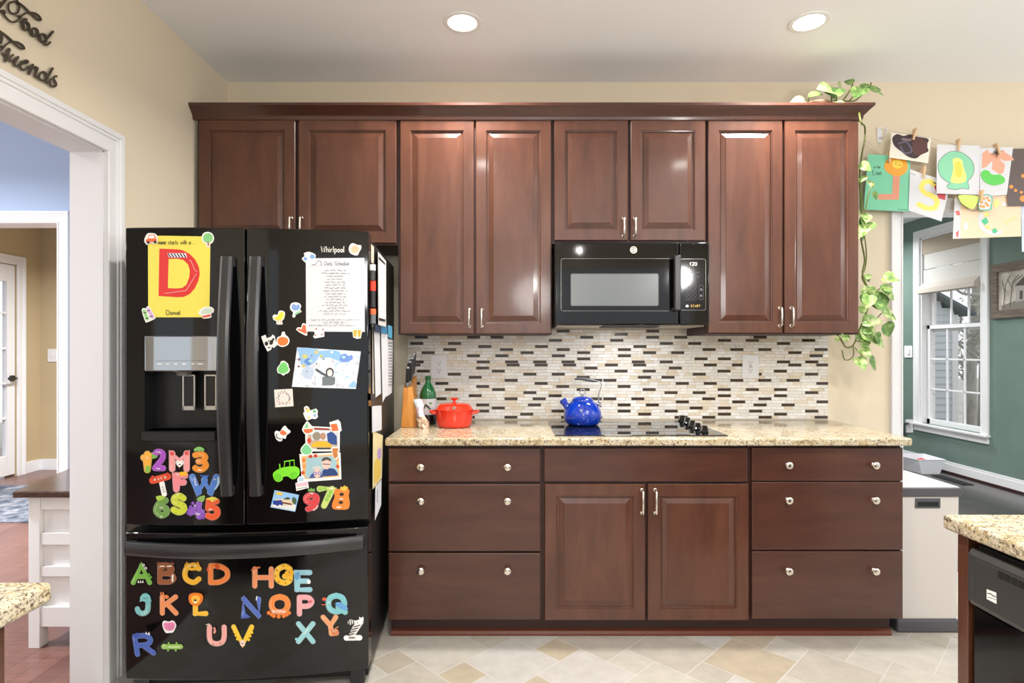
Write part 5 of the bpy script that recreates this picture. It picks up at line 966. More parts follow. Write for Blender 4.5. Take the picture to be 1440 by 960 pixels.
m = MB(); a = at(799, 574, kd); b = at(791.6, 563, kd); a.y = b.y = ky; e = (b-a).normalized(); m.turn([(.95,-1.1),(.72,0),(.62,.9),(.62,1.3),(.74,1.4),(.74,2.0),(.55,2.15),(.1,2.15)], a, e, KB, 28); m.build('spout', k, smooth=45)
m = MB(); hp = lambda px, py: Vector(((px-CX)*kd/F, ky, CH-(py-CY)*kd/F)); w = [hp(842.6,568), hp(841.6,560), hp(842.5,552), hp(845.3,544), hp(845.6,540), hp(843,536.5), hp(838,535.5)]
m.tube(catmull(w,5), .12, STEEL, 10); m.cyl(hp(838.5,566.5), hp(846,571), .3, STEEL, 14); m.cyl(hp(842.8,565), hp(843,570.5), .36, STEEL, 14); m.build('handle_wire', k, smooth=60)
m = MB(); gp = catmull([hp(840,536), hp(833,535), hp(824,533.2), hp(815,532.2), hp(808,533.4)], 4); n_ = len(gp); m.tube(gp, [.16+.2*math.sin(PI*min(1,(i+.5)/n_)) for i in range(n_)], mat('grip_grey',(92,92,96),.3), 12); m.build('grip', k, smooth=60)
f = Flat(lambda px, py, t: Vector(((px-CX)*112.3/F, ky-3.72-t, CH-(py-CY)*112.3/F))); f.poly([(815.3,574.5),(817.2,575.6),(819.3,574.5),(818.8,577.8),(817.3,579.2),(815.8,577.8)], STEEL, .06); f.build('badge', k)
# dutch oven
RE = mat('red_enamel', (226,52,30), .1, coat=.4); px_, pd_ = (639-CX)*114.5/F, 114.5; o_ = (px_, Y(pd_), 35.7)
t = thing('dutch_oven', 'red-orange round dutch oven with its lid on, on the granite by the knife block', 'pot', o_)
m = MB(); m.lathe([(0,0),(2.9,0),(3.2,.12),(3.4,.5),(3.56,1.6),(3.62,3.25),(3.68,3.3),(3.4,3.3)], o_, RE, 48); bod = m.build('body', t, smooth=45)
m = MB(); m.lathe([(3.72,3.32),(3.74,3.5),(3.5,3.75),(3.3,4.1),(2.9,4.5),(2.0,4.68),(0,4.76)], o_, RE, 48); ld = m.build('lid', t, smooth=35)
m = MB(); m.lathe([(.5,4.72),(.34,4.95),(.3,5.2),(.72,5.5),(.78,5.62),(.6,5.72),(0,5.74)], o_, RE, 28); m.build('knob', ld, smooth=40)
for s in (-1, 1):
    m = MB(); m.tube(catmull([(o_[0]+s*3.5,o_[1]-1.3,o_[2]+2.75),(o_[0]+s*4.3,o_[1]-1.1,o_[2]+2.95),(o_[0]+s*4.7,o_[1],o_[2]+3.05),(o_[0]+s*4.3,o_[1]+1.1,o_[2]+2.95),(o_[0]+s*3.5,o_[1]+1.3,o_[2]+2.75)],5), .3, RE, 10); m.build('handle', bod, smooth=60)
f = Flat(lambda px, py, t: Vector(((px-CX)*110.8/F, o_[1]-3.72-t, CH-(py-CY)*110.8/F))); f.disc(638.5,573.5,2.6,2.2,mat('badge_grey',(0,0,0)),.05); f.build('badge', bod)
# oil bottle
bx, bd = (602-CX)*119/F, 119.0; ob = (bx, Y(bd), 35.7)
t = thing('oil_bottle', 'green glass bottle with a white label, between the knife block and the red pot', 'bottle', ob)
m = MB(); m.lathe([(0,0),(1.5,0),(1.66,.2),(1.68,3.0),(1.68,5.9),(1.6,6.5),(1.2,7.4),(.62,8.3),(.5,8.7),(.5,9.3)], ob, mat('green_bottle',(26,108,58),.08,coat=.5), 36); m.build('glass', t, smooth=50)
m = MB(); m.lathe([(1.685,.15),(1.7,.2),(1.7,1.9),(1.685,1.95)], ob, mat('dark_base',(28,30,36),.2), 36); m.build('dark_band', t, smooth=50)
m = MB(); m.lathe([(1.69,2.0),(1.71,2.0),(1.71,5.2),(1.69,5.2)], ob, PWHITE, 36); lb = m.build('label', t, smooth=50)
cylf = lambda px, py, t_: Vector(((px-CX)*117.3/F, ob[1]-math.sqrt(max(.01,(1.715+t_)**2-min(((px-CX)*117.3/F-bx)**2,2.8))), CH-(py-CY)*117.3/F))
f = Flat(cylf); f.rib([(594.5,560.5),(610,560.5)], 1.2, INKG, .02,.01, caps=False); [f.disc(x,y,r,r*.8,paint(*c),.03,.02) for x,y,r,c in ((599,570,2.2,(54,70,40)),(602,572,2,(70,60,50)),(605.5,567,2,(110,160,90)),(596.5,573,1.6,(60,74,44)),(604,574.5,1.8,(84,96,60)))]; f.build('label_print', lb)
m = MB(); m.lathe([(.58,9.0),(.6,9.05),(.6,9.75),(.5,9.8),(0,9.8)], ob, mat('green_cap',(30,96,50),.3), 24); m.build('cap', t, smooth=40)
# knife block and knives
OAK = noisy('honey_wood', [(.3,(186,112,40)),(.5,(208,136,58)),(.7,(222,154,76))], (40,40,4), 4, rough=.35)
kp = lambda px, py, D: at(px, py, D)
bz = 35.72
fb = [Vector((-21.75,Y(113),bz)), Vector((-18.5,Y(113),bz)), Vector((-19.3,Y(118),bz)), Vector((-20.9,Y(118),bz))]
ft = [kp(567.2,545,113.6), kp(579.8,545,113.6), kp(586.2,528,120.5), kp(574.5,528,120.5)]
m = MB(); m.hexa(fb, ft, OAK); o = m.build('knife_block', bev=.12); tag(o, 'slanted honey-coloured wooden knife block at the left end of the counter', 'knife block')
nrm = ((ft[1]-ft[0]).cross(ft[3]-ft[0])).normalized(); nrm = nrm if nrm.z > 0 else -nrm
KLB = ('nearest knife in the wooden block, with a pale steel spine', 'black-handled knife second from the front of the block', 'black-handled knife in the middle of the block', 'black-handled knife fourth from the front of the block', 'tallest knife at the back of the wooden block')
for i, (u, v, top) in enumerate(((.4,.06,(574,515)),(.6,.22,(577,507)),(.55,.42,(579.5,502)),(.5,.64,(581,498.5)),(.6,.86,(583,495.5)))):
    p = ft[0].lerp(ft[1], u).lerp(ft[3].lerp(ft[2], u), v); D = (p-CAM).y; q = at(top[0], top[1], D-.4); e = (q-p).normalized(); sx = Vector((1,0,0)); sy = e.cross(sx).normalized()
    t = thing('kitchen_knife', KLB[i], 'knife', p, group='knives in the wooden block')
    ring = lambda c, a, b: [c+sx*a*c_+sy*b*s_ for c_, s_ in ((1,.6),(.6,1),(-.6,1),(-1,.6),(-1,-.6),(-.6,-1),(.6,-1),(1,-.6))]
    L = (q-p).length; m = MB(); m.loft([ring(p+e*.9,.3,.42), ring(p+e*L*.5,.34,.5), ring(p+e*(L-.35),.32,.55)], BLACKS); m.build('handle', t, smooth=40)
    m = MB(); m.loft([ring(p+e*.02,.3,.44), ring(p+e*.9,.3,.42)], STEEL); m.loft([ring(p+e*(L-.35),.33,.56), ring(p+e*L,.3,.5)], STEEL); m.build('bolster', t, smooth=40)
    m = MB(); m.hexa([p+sx*.05-sy*.4, p-sx*.05-sy*.4, p-sx*.05+sy*.4, p+sx*.05+sy*.4], [p+e*.1+sx*.05-sy*.4, p+e*.1-sx*.05-sy*.4, p+e*.1-sx*.05+sy*.4, p+e*.1+sx*.05+sy*.4], STEEL); m.build('blade', t)
# snack bag
c0 = Vector((-17.2, Y(112.6), 35.72)); rb = random.Random(4); rings = []
for j in range(11):
    h = j/10; z = 5.6*h; w_ = 1.15*(1-.35*h)*(.9+.2*math.sin(h*9)); dpt = (.95*(1-h)**.6+.08); lean = -1.2*h
    rings.append([c0+Vector((lean+w_*math.cos(a)*(1+.12*math.sin(3*a+j)), dpt*math.sin(a)*(1+.15*math.cos(5*a+2*j)), z)) for a in [2*PI*i/18 for i in range(18)]])
t = thing('snack_bag', 'crumpled clear bag of nuts leaning between the knife block and the bottle', 'bag', c0)
m = MB(); m.loft(rings[4:], noisy('bag_film', [(.35,(150,196,190)),(.5,(226,228,232)),(.65,(214,170,196))], (60,60,40), 3, rough=.15)); m.build('film', t, smooth=50)
m = MB(); m.loft(rings[:5], noisy('mixed_nuts', [(.35,(120,84,60)),(.5,(206,170,140)),(.65,(236,222,206))], (90,90,90), 3, rough=.35)); m.build('nuts', t, smooth=50)
# outlets
wallp = Plane((0,-.26,0), (0,-1,0))
def outlet(label, x0, x1, y0, y1, dec):
    f = Flat(wallp); f.poly(rrect(x0,y0,x1,y1,1.5), WHITE, .2); o = tag(f.build('wall_outlet'), label, 'outlet', 'outlets on the backsplash'); cx = (x0+x1)/2; cy = (y0+y1)/2
    for s in (-1, 1):
        f = Flat(wallp); q = cy+s*5.3
        f.poly(rrect(cx-4.4,q-4.4,cx+4.4,q+4.4,3.6 if not dec else 1), mat('socket_white',(228,228,228),.4), .26, .06); so = f.build('socket', o)
        f = Flat(wallp); [f.rib([(cx+a,q-1.8),(cx+a,q+.2)], .7, PB, .28,.01, caps=False) for a in (-1.9,1.9)]; f.disc(cx,q+2.4,.8,.8,PB,.28,.01); f.build('slots', so)
    if dec:
        f = Flat(wallp); [f.poly([(cx-2.4,cy+a),(cx+2.4,cy+a),(cx+2.4,cy+a+.7),(cx-2.4,cy+a+.7)], INKG, .27,.05) for a in (-.9,.3)]; f.build('test_buttons', o)
outlet('white duplex outlet on the backsplash above the green bottle', 606, 628.5, 500, 531.5, False); outlet('white outlet with test buttons on the backsplash, right of the cooktop', 1044, 1067, 499.5, 531, True)

# ------------------------------------------------------------------ script words on the left wall
WL = Plane((XL, 0, 0), (1,0,0)); IRON = mat('bronze_iron', (66,56,42), .5, .3)
za1 = Z(16,0,0); za2 = Z(10.667,0,40)
def script(name, label, strokes):
    f = Flat(WL)
    for kd, w_, q in strokes: f.rib(catmull(q, 6) if kd else q, w_, IRON, .35, .3)
    tag(f.build(name), label, 'wall lettering', None)
ell = lambda cx, cy, rx, ry, z_, rot=0: z_(*[(cx+rx*math.cos(a)*math.cos(rot)-ry*math.sin(a)*math.sin(rot), cy+rx*math.cos(a)*math.sin(rot)+ry*math.sin(a)*math.cos(rot)) for a in [i*2*PI/12 for i in range(13)]])
script('wall_word', 'dark script word Food mounted high on the beige left wall', [
 (1,2.8,za1((375,-30),(395,30),(430,110),(435,200),(390,290),(310,310),(230,270),(190,180),(205,90),(270,45),(350,40),(440,80),(540,150),(660,270))), (1,2.6,za1((660,270),(760,360),(850,440),(925,445),(890,370),(810,305),(710,280))),
 (1,2.4,za1((660,285),(580,300),(510,340),(460,400),(400,465),(320,495),(230,475),(140,390),(70,290),(60,240))), (0,4.2,za1((20,250),(90,250))), (0,3.4,za1((90,250),(115,290))), (0,1.6,za1((370,355),(450,358))),
 (1,3.2,za1((485,480),(520,500),(590,450))), (0,3.6,za1((545,430),(600,440))), (1,2.9,ell(580,585,85,95,za1,-.3)), (0,3,za1((530,540),(540,620))), (0,2,za1((620,610),(680,660))), (1,2.9,ell(775,725,85,90,za1,-.3)), (0,3,za1((715,680),(735,760))), (0,2,za1((810,750),(880,800))), (1,2.9,ell(960,850,82,85,za1,-.3)), (0,3.6,za1((1190,715),(1000,935))), (1,2.5,za2((700,190),(665,225),(700,248),(740,225),(755,205))), (0,3,za1((900,800),(920,880)))])
script('wall_word', 'dark script word Friends mounted above the left doorway', [
 (1,2.8,za2((-30,20),(30,62),(110,120),(190,190))), (1,2.5,za2((190,190),(260,258),(320,302),(368,300),(340,250),(280,212),(210,198),(140,212),(80,255),(30,315),(-40,370))), (1,5,za2((5,80),(22,140),(10,210))), (1,2,za2((-10,268),(30,262),(60,285))),
 (1,2.6,za2((40,370),(70,390),(130,305),(150,330),(120,350))), (0,5,za2((125,345),(85,480))), (1,2.6,za2((200,395),(160,430),(145,470),(175,492),(215,465),(265,430))), (0,3.4,za2((275,430),(220,520))), (1,2.6,za2((220,520),(225,560),(270,558),(320,500))),
 (1,2.8,za2((315,535),(400,520),(425,495),(390,480),(340,500),(310,555),(325,605),(370,622),(430,570))), (0,4.4,za2((490,550),(440,675))), (1,2.6,za2((480,600),(530,575),(570,600),(540,660),(525,700),(550,732),(600,690))), (0,3.6,za2((560,610),(530,690))),
 (1,2.8,ell(645,715,55,65,za2,.2)), (0,3.6,za2((790,600),(690,775))), (1,2.6,za2((690,775),(690,808),(720,808),(765,760))), (1,2.8,za2((850,715),(815,725),(810,760),(840,810),(842,855),(800,872),(755,840),(755,810)))])
script('wall_word', 'cropped dark script stroke at the very top left of the wall, before Food', [(0,4.6,za1((170,-60),(60,80),(-40,190))), (0,3,za1((60,80),(-30,40)))])

# ------------------------------------------------------------------ sideboard seen through the opening
t = thing('sideboard', 'low white panelled sideboard with a dark wood top behind the left doorway', 'sideboard', (-76, Y(110), 0))
OAKT = noisy('dark_oak_top', [(.3,(58,42,36)),(.7,(86,66,56))], (30,3,30), 5, rough=.22)
m = MB(); m.hexa([(-84.4,Y(97.6),25.9),(-66.9,Y(97.6),25.9),(-66.9,Y(134),25.9),(-94,Y(134),25.9)], [(-84.4,Y(97.6),27),(-66.9,Y(97.6),27),(-66.9,Y(134),27),(-94,Y(134),27)], OAKT); m.build('top', t, bev=.25)
a, b, d = -82.5, -67.2, 98.6
for x0, x1, e in ((a, a+1.9, d), (b-1.9, b, d), (a, a+1.9, 131), (b-1.9, b, 131)): m = MB(); m.box(x0, x1, Y(e), Y(e+1.9), 0, 25.8, WHITE); m.build('leg', t, bev=.08)
m = MB()
for z0, z1 in ((23.6,25.8),(17.6,19.6),(12.2,13.9),(3.6,7.0)): m.box(a+1.95, b-1.95, Y(d+.2), Y(d+1.2), z0, z1, WHITE)
m.build('rails', t, bev=.06)
m = MB(); m.box(a+1.95, b-1.95, Y(d+.9), Y(d+1.6), 3.7, 25.7, WHITE); m.box(a+.5, a+1.2, Y(d+2), Y(131), 3.7, 25.7, WHITE); m.box(b-1.2, b-.5, Y(d+2), Y(131), 3.7, 25.7, WHITE); m.build('panels', t)
o = MB(); o.box(XF+6, -96, Y(170), Y(216), 0, .35, noisy('blue_grey_rug', [(.35,(62,68,82)),(.5,(104,110,122)),(.65,(150,150,156))], (9,9,9), 5, rough=.95, spec=.1)); o = o.build('entry_rug'); tag(o, 'blue-grey patterned rug on the entry floor beyond the doorway', 'rug')
# switches
f = Flat(Plane((0,Y(DF)-.02,0),(0,-1,0))); f.poly(rrect(67,490.5,84,508.5,1), WHITE, .3); o = tag(f.build('light_switch'), 'white double light switch on the tan entry wall', 'light switch'); f = Flat(Plane((0,Y(DF)-.02,0),(0,-1,0))); [f.poly(rrect(x,496.5,x+3,502.5,.5), mat('socket_white',(0,0,0)), .55, .3) for x in (71.5,77.5)]; f.build('rocker', o)
GP = Plane((XG-.02,0,0),(-1,0,0))
f = Flat(GP); f.poly(rrect(1271.5,486,1283,502.5,.8), WHITE, .3); o = tag(f.build('light_switch'), 'white light switch on the green wall left of the window', 'light switch'); f = Flat(GP); f.poly(rrect(1275.5,490,1279,498,.5), mat('socket_white',(0,0,0)), .55, .3); f.build('rocker', o)
f = Flat(GP); f.poly(rrect(1273.5,589.5,1284,608,.8), WHITE, .3); o = tag(f.build('wall_outlet'), 'white outlet low on the green wall, below the window switch', 'outlet'); f = Flat(GP); f.disc(1278.5,594.5,2.6,3,mat('socket_white',(0,0,0)),.4,.1); f.disc(1278.5,603,2.6,3,mat('socket_white',(0,0,0)),.4,.1); f.build('socket', o)
f = Flat(GP); f.rib(catmull([(1278,595),(1274,594.5),(1271.5,597),(1271,604),(1271,612)],4), 1.2, BLACKM, 1.2, .8); tag(f.build('power_cord'), 'short black cord plugged into the outlet on the green wall', 'cord')

# framed picture on the green wall
RUST = noisy('rustic_frame_wood', [(.3,(78,68,60)),(.7,(122,108,96))], (6,6,40), 5, rough=.7)
gp2 = Plane((XG-.02,0,0),(-1,0,0)); D_ = lambda x: F*XG/(x-CX)
t = thing('framed_picture', 'sepia farmhouse picture in a rough brown wooden frame on the green wall', 'picture', (XG-.5, Y(204), 62.4))
za_, zb_, da_, db_ = 62.4, 82.4, 191, 217.3
m = MB()
for q in ((da_,db_,zb_-2.9,zb_),(da_,db_,za_,za_+2.9)): m.box(XG-1.3, XG-.05, Y(q[0]), Y(q[1]), q[2], q[3], RUST)
for q in ((da_,da_+2.9),(db_-2.9,db_)): m.box(XG-1.3, XG-.05, Y(q[0]), Y(q[1]), za_+2.9, zb_-2.9, RUST)
m.build('frame', t, bev=.12)
m = MB(); m.box(XG-.5, XG-.06, Y(da_+2.9), Y(db_-2.9), za_+2.9, zb_-2.9, noisy('sepia_print', [(.35,(150,142,130)),(.65,(206,200,188))], (5,5,5), 4, rough=.5)); pr_ = m.build('print', t)
f = Flat(Plane((XG-.5,0,0),(-1,0,0))); SP = [paint(q, q-6, q-14) for q in (70,96,124,160,190)]
f.poly([(1408,430),(1440,418),(1440,437),(1409,437)], SP[2], .04,.03); f.poly([(1428.5,402),(1440,399),(1440,422),(1428.5,425)], SP[3], .06,.02); f.poly([(1427,402),(1440,388),(1446,392),(1440,401)], SP[0], .08,.02); f.poly([(1434,409),(1438,408),(1438,420),(1434,421)], SP[0], .08,.02)
for p in (((1411,432),(1414,400),(1420,388)),((1413,412),(1409,395)),((1420,430),(1424,396),(1432,386)),((1423,404),(1416,392)),((1424,398),(1438,386))): f.rib(p, .9, SP[1], .08,.02)
f.build('farmhouse', pr_)

# tub and floor register in the green room
TUB = mat('tub_plastic', (226,228,236), .35)
t = thing('plastic_tub', 'white plastic tub on the dark floor beside the green wall', 'tub', (171.5, Y(242), 0))
m = MB(); R_ = [[(167.2,Y(236)),(174.6,Y(236)),(175.4,Y(247)),(166.2,Y(247))], [(165.6,Y(235.2)),(176.6,Y(235.4)),(177.6,Y(249)),(163.6,Y(248.6))]]
ring = lambda q, z, k=0: [(x+(171-x)*k, y+(Y(242)-y)*k, z) for x, y in q]
m.loft([ring(R_[0],.02), ring(R_[1],5.7), ring(R_[1],5.9,-.03), ring(R_[1],6.1,-.03), ring(R_[1],6.1,.03), ring(R_[0],.3,.05)], TUB); m.build('shell', t, bev=.12)
m = MB(); m.lathe([(0,.3),(1.2,.5),(1.5,2),(1.3,4.6),(0,5.3)], (172.6,Y(244),0), paint(206,80,84), 16, sx=1.6); o = m.build('toy', smooth=50); tag(o, 'small red thing lying inside the white plastic tub', 'toy')
t = thing('floor_register', 'dark metal floor register in front of the white tub', 'floor vent', (171.5, Y(226), 0))
m = MB(); m.box(169.6, 173.8, Y(217.5), Y(234), -.02, .22, mat('register_metal',(44,42,44),.4,.4)); m.build('frame', t, bev=.06)
m = MB()
for i in range(13): m.box(170, 173.4, Y(218.4+i*1.18), Y(218.9+i*1.18), .2, .28, BLACKM)
m.build('louvres', t)

# ------------------------------------------------------------------ ceiling lights
LAMP = emit('lamp_face', (255,247,232), 14.0); TRIMW = mat('lamp_trim', (236,236,236), .5)
def can(x, d, label):
    t = thing('recessed_light', label, 'ceiling light', (x, Y(d), CZ), group='recessed ceiling lights')
    m = MB(); n = 40; prof = [(3.35,-.02),(3.35,-.18),(3.1,-.25),(2.6,-.2),(2.5,-.02)]
    m.loft([[(x+r*math.cos(2*PI*i/n), Y(d)+r*math.sin(2*PI*i/n), CZ+z) for i in range(n)] for r, z in prof], TRIMW, cap0=False, cap1=False); m.build('trim_ring', t, smooth=40)
    m = MB(); m.cyl((x,Y(d),CZ-.03),(x,Y(d),CZ-.1), 2.5, LAMP, 40); m.build('lens', t)
    return t
can(-8.8, 102.6, 'round recessed ceiling light above the left wall cabinets'); can(52.6, 102.4, 'round recessed ceiling light at the upper right, before the plant')
def lamp(x, d, e, size=5.0, z=CZ-.6, col=(1,.965,.91), name='can_and_fill_light'):
    l = bpy.data.lights.new(name, 'AREA'); l.shape = 'DISK'; l.size = size*S; l.energy = e; l.color = col; l.spread = math.radians(150)
    o = bpy.data.objects.new(name, l); C.objects.link(o); o.location = Vector((x, Y(d), z))*S
LAMPS = []

# ------------------------------------------------------------------ pothos on the cabinet
LEAF = noisy('pothos_leaf', [(.35,(104,142,76)),(.5,(146,178,98)),(.62,(206,216,158))], (40,40,40), 3, rough=.35)
LEAF2 = noisy('pothos_leaf_dark', [(.35,(78,112,62)),(.55,(112,148,78)),(.7,(176,198,124))], (40,40,40), 3, rough=.35)
STEMM = mat('vine_stem', (104,112,52), .5)
def leaf_mesh(m, a, b, wid, mt, up, curl=.12):
    """a heart-shaped leaf from its stalk end a to its tip b, folded along the midrib"""
    a, b = Vector(a), Vector(b); d = b-a; L = d.length; d.normalize(); n = (up-d*up.dot(d)).normalized(); w = d.cross(n)
    prof = [(0,0),(-.06,.22),(.05,.42),(.22,.5),(.45,.46),(.68,.3),(.88,.1),(1,0)]
    mid = [a+d*L*max(t,0)+n*(-curl*L*(t*t)) for t, _ in prof]; k = m.mi(mt); c = m.add(mid)
    for s in (1, -1):
        e = m.add([a+d*L*t+w*s*h*L*wid*.92+n*(h*L*.22-curl*L*t*t) for t, h in prof])
        for i in range(len(prof)-1): m.f.append((c+i, c+i+1, e+i+1, e+i)); m.m.append(k)
t = thing('trailing_pothos', 'trailing pothos on the right end of the wall cabinets, its vines hanging beside them', 'plant', at(1165,150,116))
rl = random.Random(9); m = MB(); ms = MB()
for (a, b, D, w, mt) in (((1131,142),(1110,143.5),113,1,LEAF),((1137,135),(1158,131),114,1,LEAF2),((1170,128),(1151,122),113,1.1,LEAF),((1166,132),(1180,120),115,.9,LEAF),((1158,128),(1176,135),113,1,LEAF),((1176,125),(1173,137),114,1.1,LEAF2),((1178,117),(1184,128),115,1,LEAF),((1199,117),(1187,113),114,1.2,LEAF2),((1211,124),(1202,137),113,1.2,LEAF2),((1212,127),(1223,117),114,1.1,LEAF2),((1224,127),(1241,124),113,.8,LEAF2),((1226,128),(1244,133),113,.7,LEAF),((1174,146),(1194,149),112,.8,LEAF),((1160,120),(1171,126),116,1,LEAF)):
    leaf_mesh(m, at(*a,D), at(*b,D+rl.uniform(-2,2)), w, mt, Vector((rl.uniform(-.4,.4),-.8,.5)).normalized())
for q in (((1133,146),(1131,141)),((1136,145),(1137,135)),((1170,147),(1169,135),(1168,128)),((1176,142),(1177,130)),((1186,141),(1192,132),(1198,122),(1199,116)),((1194,142),(1204,131),(1211,124)),((1172,141),(1184,142),(1195,142),(1203,141),(1212,133),(1223,122),(1225,116)),((1165,144),(1174,150),(1181,153))): ms.tube(catmull([at(*p,114.5) for p in q],4), .14, STEMM, 6)
DV = 113.6
vine = [(1207,153,112),(1211,172,110),(1216,178,DV),(1216,195,DV),(1211,225,DV),(1209,255,DV),(1211,285,DV),(1212,310,DV),(1211,335,DV),(1216,365,DV),(1213,385,DV),(1220,405,DV),(1222,425,DV),(1216,445,DV),(1208,465,DV),(1200,485,DV),(1190,488,DV),(1183,478,DV),(1177,470,DV)]
ms.tube(catmull([at(*p) for p in vine],5), .17, STEMM, 6)
for q in (((1212,310,DV),(1218,350,DV),(1217,375,DV),(1212,390,DV),(1218,402,DV)),((1210,270,DV),(1213,290,DV),(1210,320,DV)),((1200,486,DV),(1200,500,DV),(1193,506,DV),(1187,504,DV),(1184,492,DV)),((1222,425,DV),(1232,410,DV),(1240,404,DV)),((1208,465,DV),(1225,455,DV),(1240,440,DV)),((1203,480,DV),(1222,478,DV),(1232,482,DV)),((1202,488,DV),(1214,502,DV)),((1216,300,DV),(1222,270,DV-1),(1230,258,DV-1))): ms.tube(catmull([at(*p) for p in q],5), .11, STEMM, 6)
Zq = Z(5.05,1160,340)
LV = [((1209,231),(1226,239)),((1219,254),(1229,263)),((1228,270),(1234,281)),((1211,308),(1219,322)),((1213,318),(1209,334)),((1216,306),(1210,318)),((1221,312),(1215,326)),((1214,300),(1220,311)),((1212,325),(1217,338)),((1210,247),(1206,256))]
for a, b in (((290,255),(334,232)),((285,235),(320,285)),((415,248),(532,268)),((415,335),(492,312)),((400,350),(470,340)),((440,362),(505,412)),((335,430),(412,470)),((330,428),(485,392)),((405,500),(526,522)),((268,560),(412,562)),((428,580),(474,680)),((245,490),(312,440)),((305,315),(300,425)),((252,412),(318,420)),((318,380),(300,470)),((345,605),(268,652)),((232,690),(296,640)),((250,720),(322,732)),((325,668),(430,745)),((360,660),(405,720)),((258,760),(328,812)),((230,822),(292,904)),((315,842),(382,908)),((118,668),(192,672)),((80,700),(100,670)),((270,640),(350,600)),((255,660),(370,650)),((310,700),(262,735))): 
    pa, pb = Zq(a, b); LV.append((pa, pb))
for i, (a, b) in enumerate(LV): leaf_mesh(m, at(*a, DV+rl.uniform(-1,.6)), at(*b, DV+rl.uniform(-2,1)), rl.uniform(.85,1.1), (LEAF,LEAF,LEAF2)[i%3], Vector((rl.uniform(-.4,.4),-.9,rl.uniform(.1,.6))).normalized(), .16)
m.build('leaves', t, recalc=False, smooth=80); ms.build('stems', t, smooth=60)
m = MB(); pc_ = at(1149, 148, 118); pc_ = Vector((pc_.x, pc_.y, 95.7)); TC = mat('pale_clay', (214,170,146), .7)
m.lathe([(0,0),(2.6,0),(3.4,1.5),(3.6,3.4),(3.2,4.6),(2.4,5.3),(2.2,5.2),(2.9,4.4),(3.0,3.6),(0,3.5)], pc_, TC, 32); m.build('pot', t, smooth=50)
m = MB(); m.lathe([(0,4.0),(2.6,4.1),(2.5,4.8),(1.2,5.5),(0,5.7)], pc_, noisy('pot_moss',[(.35,(84,62,40)),(.65,(150,118,80))],(80,80,80),4,rough=.9), 24); m.build('soil', t)

# ------------------------------------------------------------------ children's art on two strings
ART = {}
def plane_d(D): return Plane((0, Y(D), 0), (0,-1,0))
STR = mat('string', (214,202,182), .8)
def string(label, pts, D):
    m = MB(); m.tube(catmull([at(px, py, D) for px, py in pts],8), .09, STR, 6); tag(m.build('string'), label, 'string', None)
D1, D2_ = 122.4, 123.2
string('upper string holding drawings, tied to a white hook right of the cabinets', [(1237,180),(1262,186),(1290,190),(1330,200),(1380,208),(1440,207),(1500,200)], D1)
string('lower string of drawings, starting beside the wall cabinet', [(1217,196),(1232,209),(1245,219),(1285,240),(1310,250),(1345,268),(1400,277),(1440,276),(1500,270)], D2_)
t = thing('wall_hook', 'small white adhesive hook on the beige wall, holding the upper string', 'hook', at(1237,200,125.5))
f = Flat(Plane((0,-.02,0),(0,-1,0))); f.poly(rrect(1233.5,179,1240.5,201,2), WHITE, .2); f.build('plate', t)
m = MB(); p = at(1237,190,125.4); m.tube(catmull([p+Vector((0,0,-.4)), p+Vector((0,-.9,-.9)), p+Vector((0,-1.9,-.4)), p+Vector((0,-2.4,.9))],5), .2, WHITE, 8); m.build('prong', t, smooth=60)
PINW = mat('pin_wood', (222,190,150), .6)
def pin(px, py, D, label, tilt=0):
    t = thing('clothespin', label, 'clothespin', at(px, py+8, D-.3), group='clothespins on the art strings')
    c = at(px, py, D); L = 1.25; e = Vector((math.sin(tilt),0,math.cos(tilt))); s = Vector((math.cos(tilt),0,-math.sin(tilt)))*.2
    for k, nm in ((-1,'front_half'),(1,'back_half')):
        m = MB(); y0, y1 = (-.42,-.1) if k < 0 else (.1,.42); q = Vector((0,1,0))
        m.hexa([c-e*L-s+q*y0, c-e*L+s+q*y0, c-e*L+s+q*y1, c-e*L-s+q*y1], [c+e*L-s+q*(y0*1.6), c+e*L+s+q*(y0*1.6), c+e*L+s+q*y1*1.2, c+e*L-s+q*y1*1.2], PINW); m.build(nm, t, bev=.04)
    m = MB(); m.tube([c+e*.15+Vector((.28,y,0)) for y in (-.3,.3)], .1, STEEL, 8); m.build('spring', t)
w1 = Z(3.841,1100,90); w2 = Z(5.65,1300,180)
def art(name, label, D, corners, fn, cat='drawing', base=PWHITE):
    f = Flat(plane_d(D)); f.quad(corners, base, .04, nx=4, ny=3); fn(f); return tag(f.build(name, org=plane_d(D)(corners[0][0], corners[0][1])), label, cat, 'drawings pinned to the strings')
def a1(f):
    f.poly(catmull(w1((595,400),(620,378),(655,388),(690,380),(730,392),(790,405),(780,440),(790,470),(750,490),(720,510),(680,500),(640,470),(605,440)),4,True), paint(58,42,48), .06,.01)
    f.poly(catmull(w1((720,400),(770,410),(785,440),(770,480),(720,490),(700,440)),4,True), paint(88,50,44), .07,.01); f.rib(catmull(w1((630,430),(670,420),(700,470),(660,480),(640,445)),4), 2.4, paint(98,90,112), .07,.01); f.rib(catmull(w1((650,405),(690,410),(700,400)),4), 3, paint(140,112,116), .07,.01)
art('childrens_drawing', 'small white sheet with a dark brown painted blob on the upper string', 122.0, w1((592,370),(804,402),(788,535),(578,505)), a1, base=paint(236,228,214))
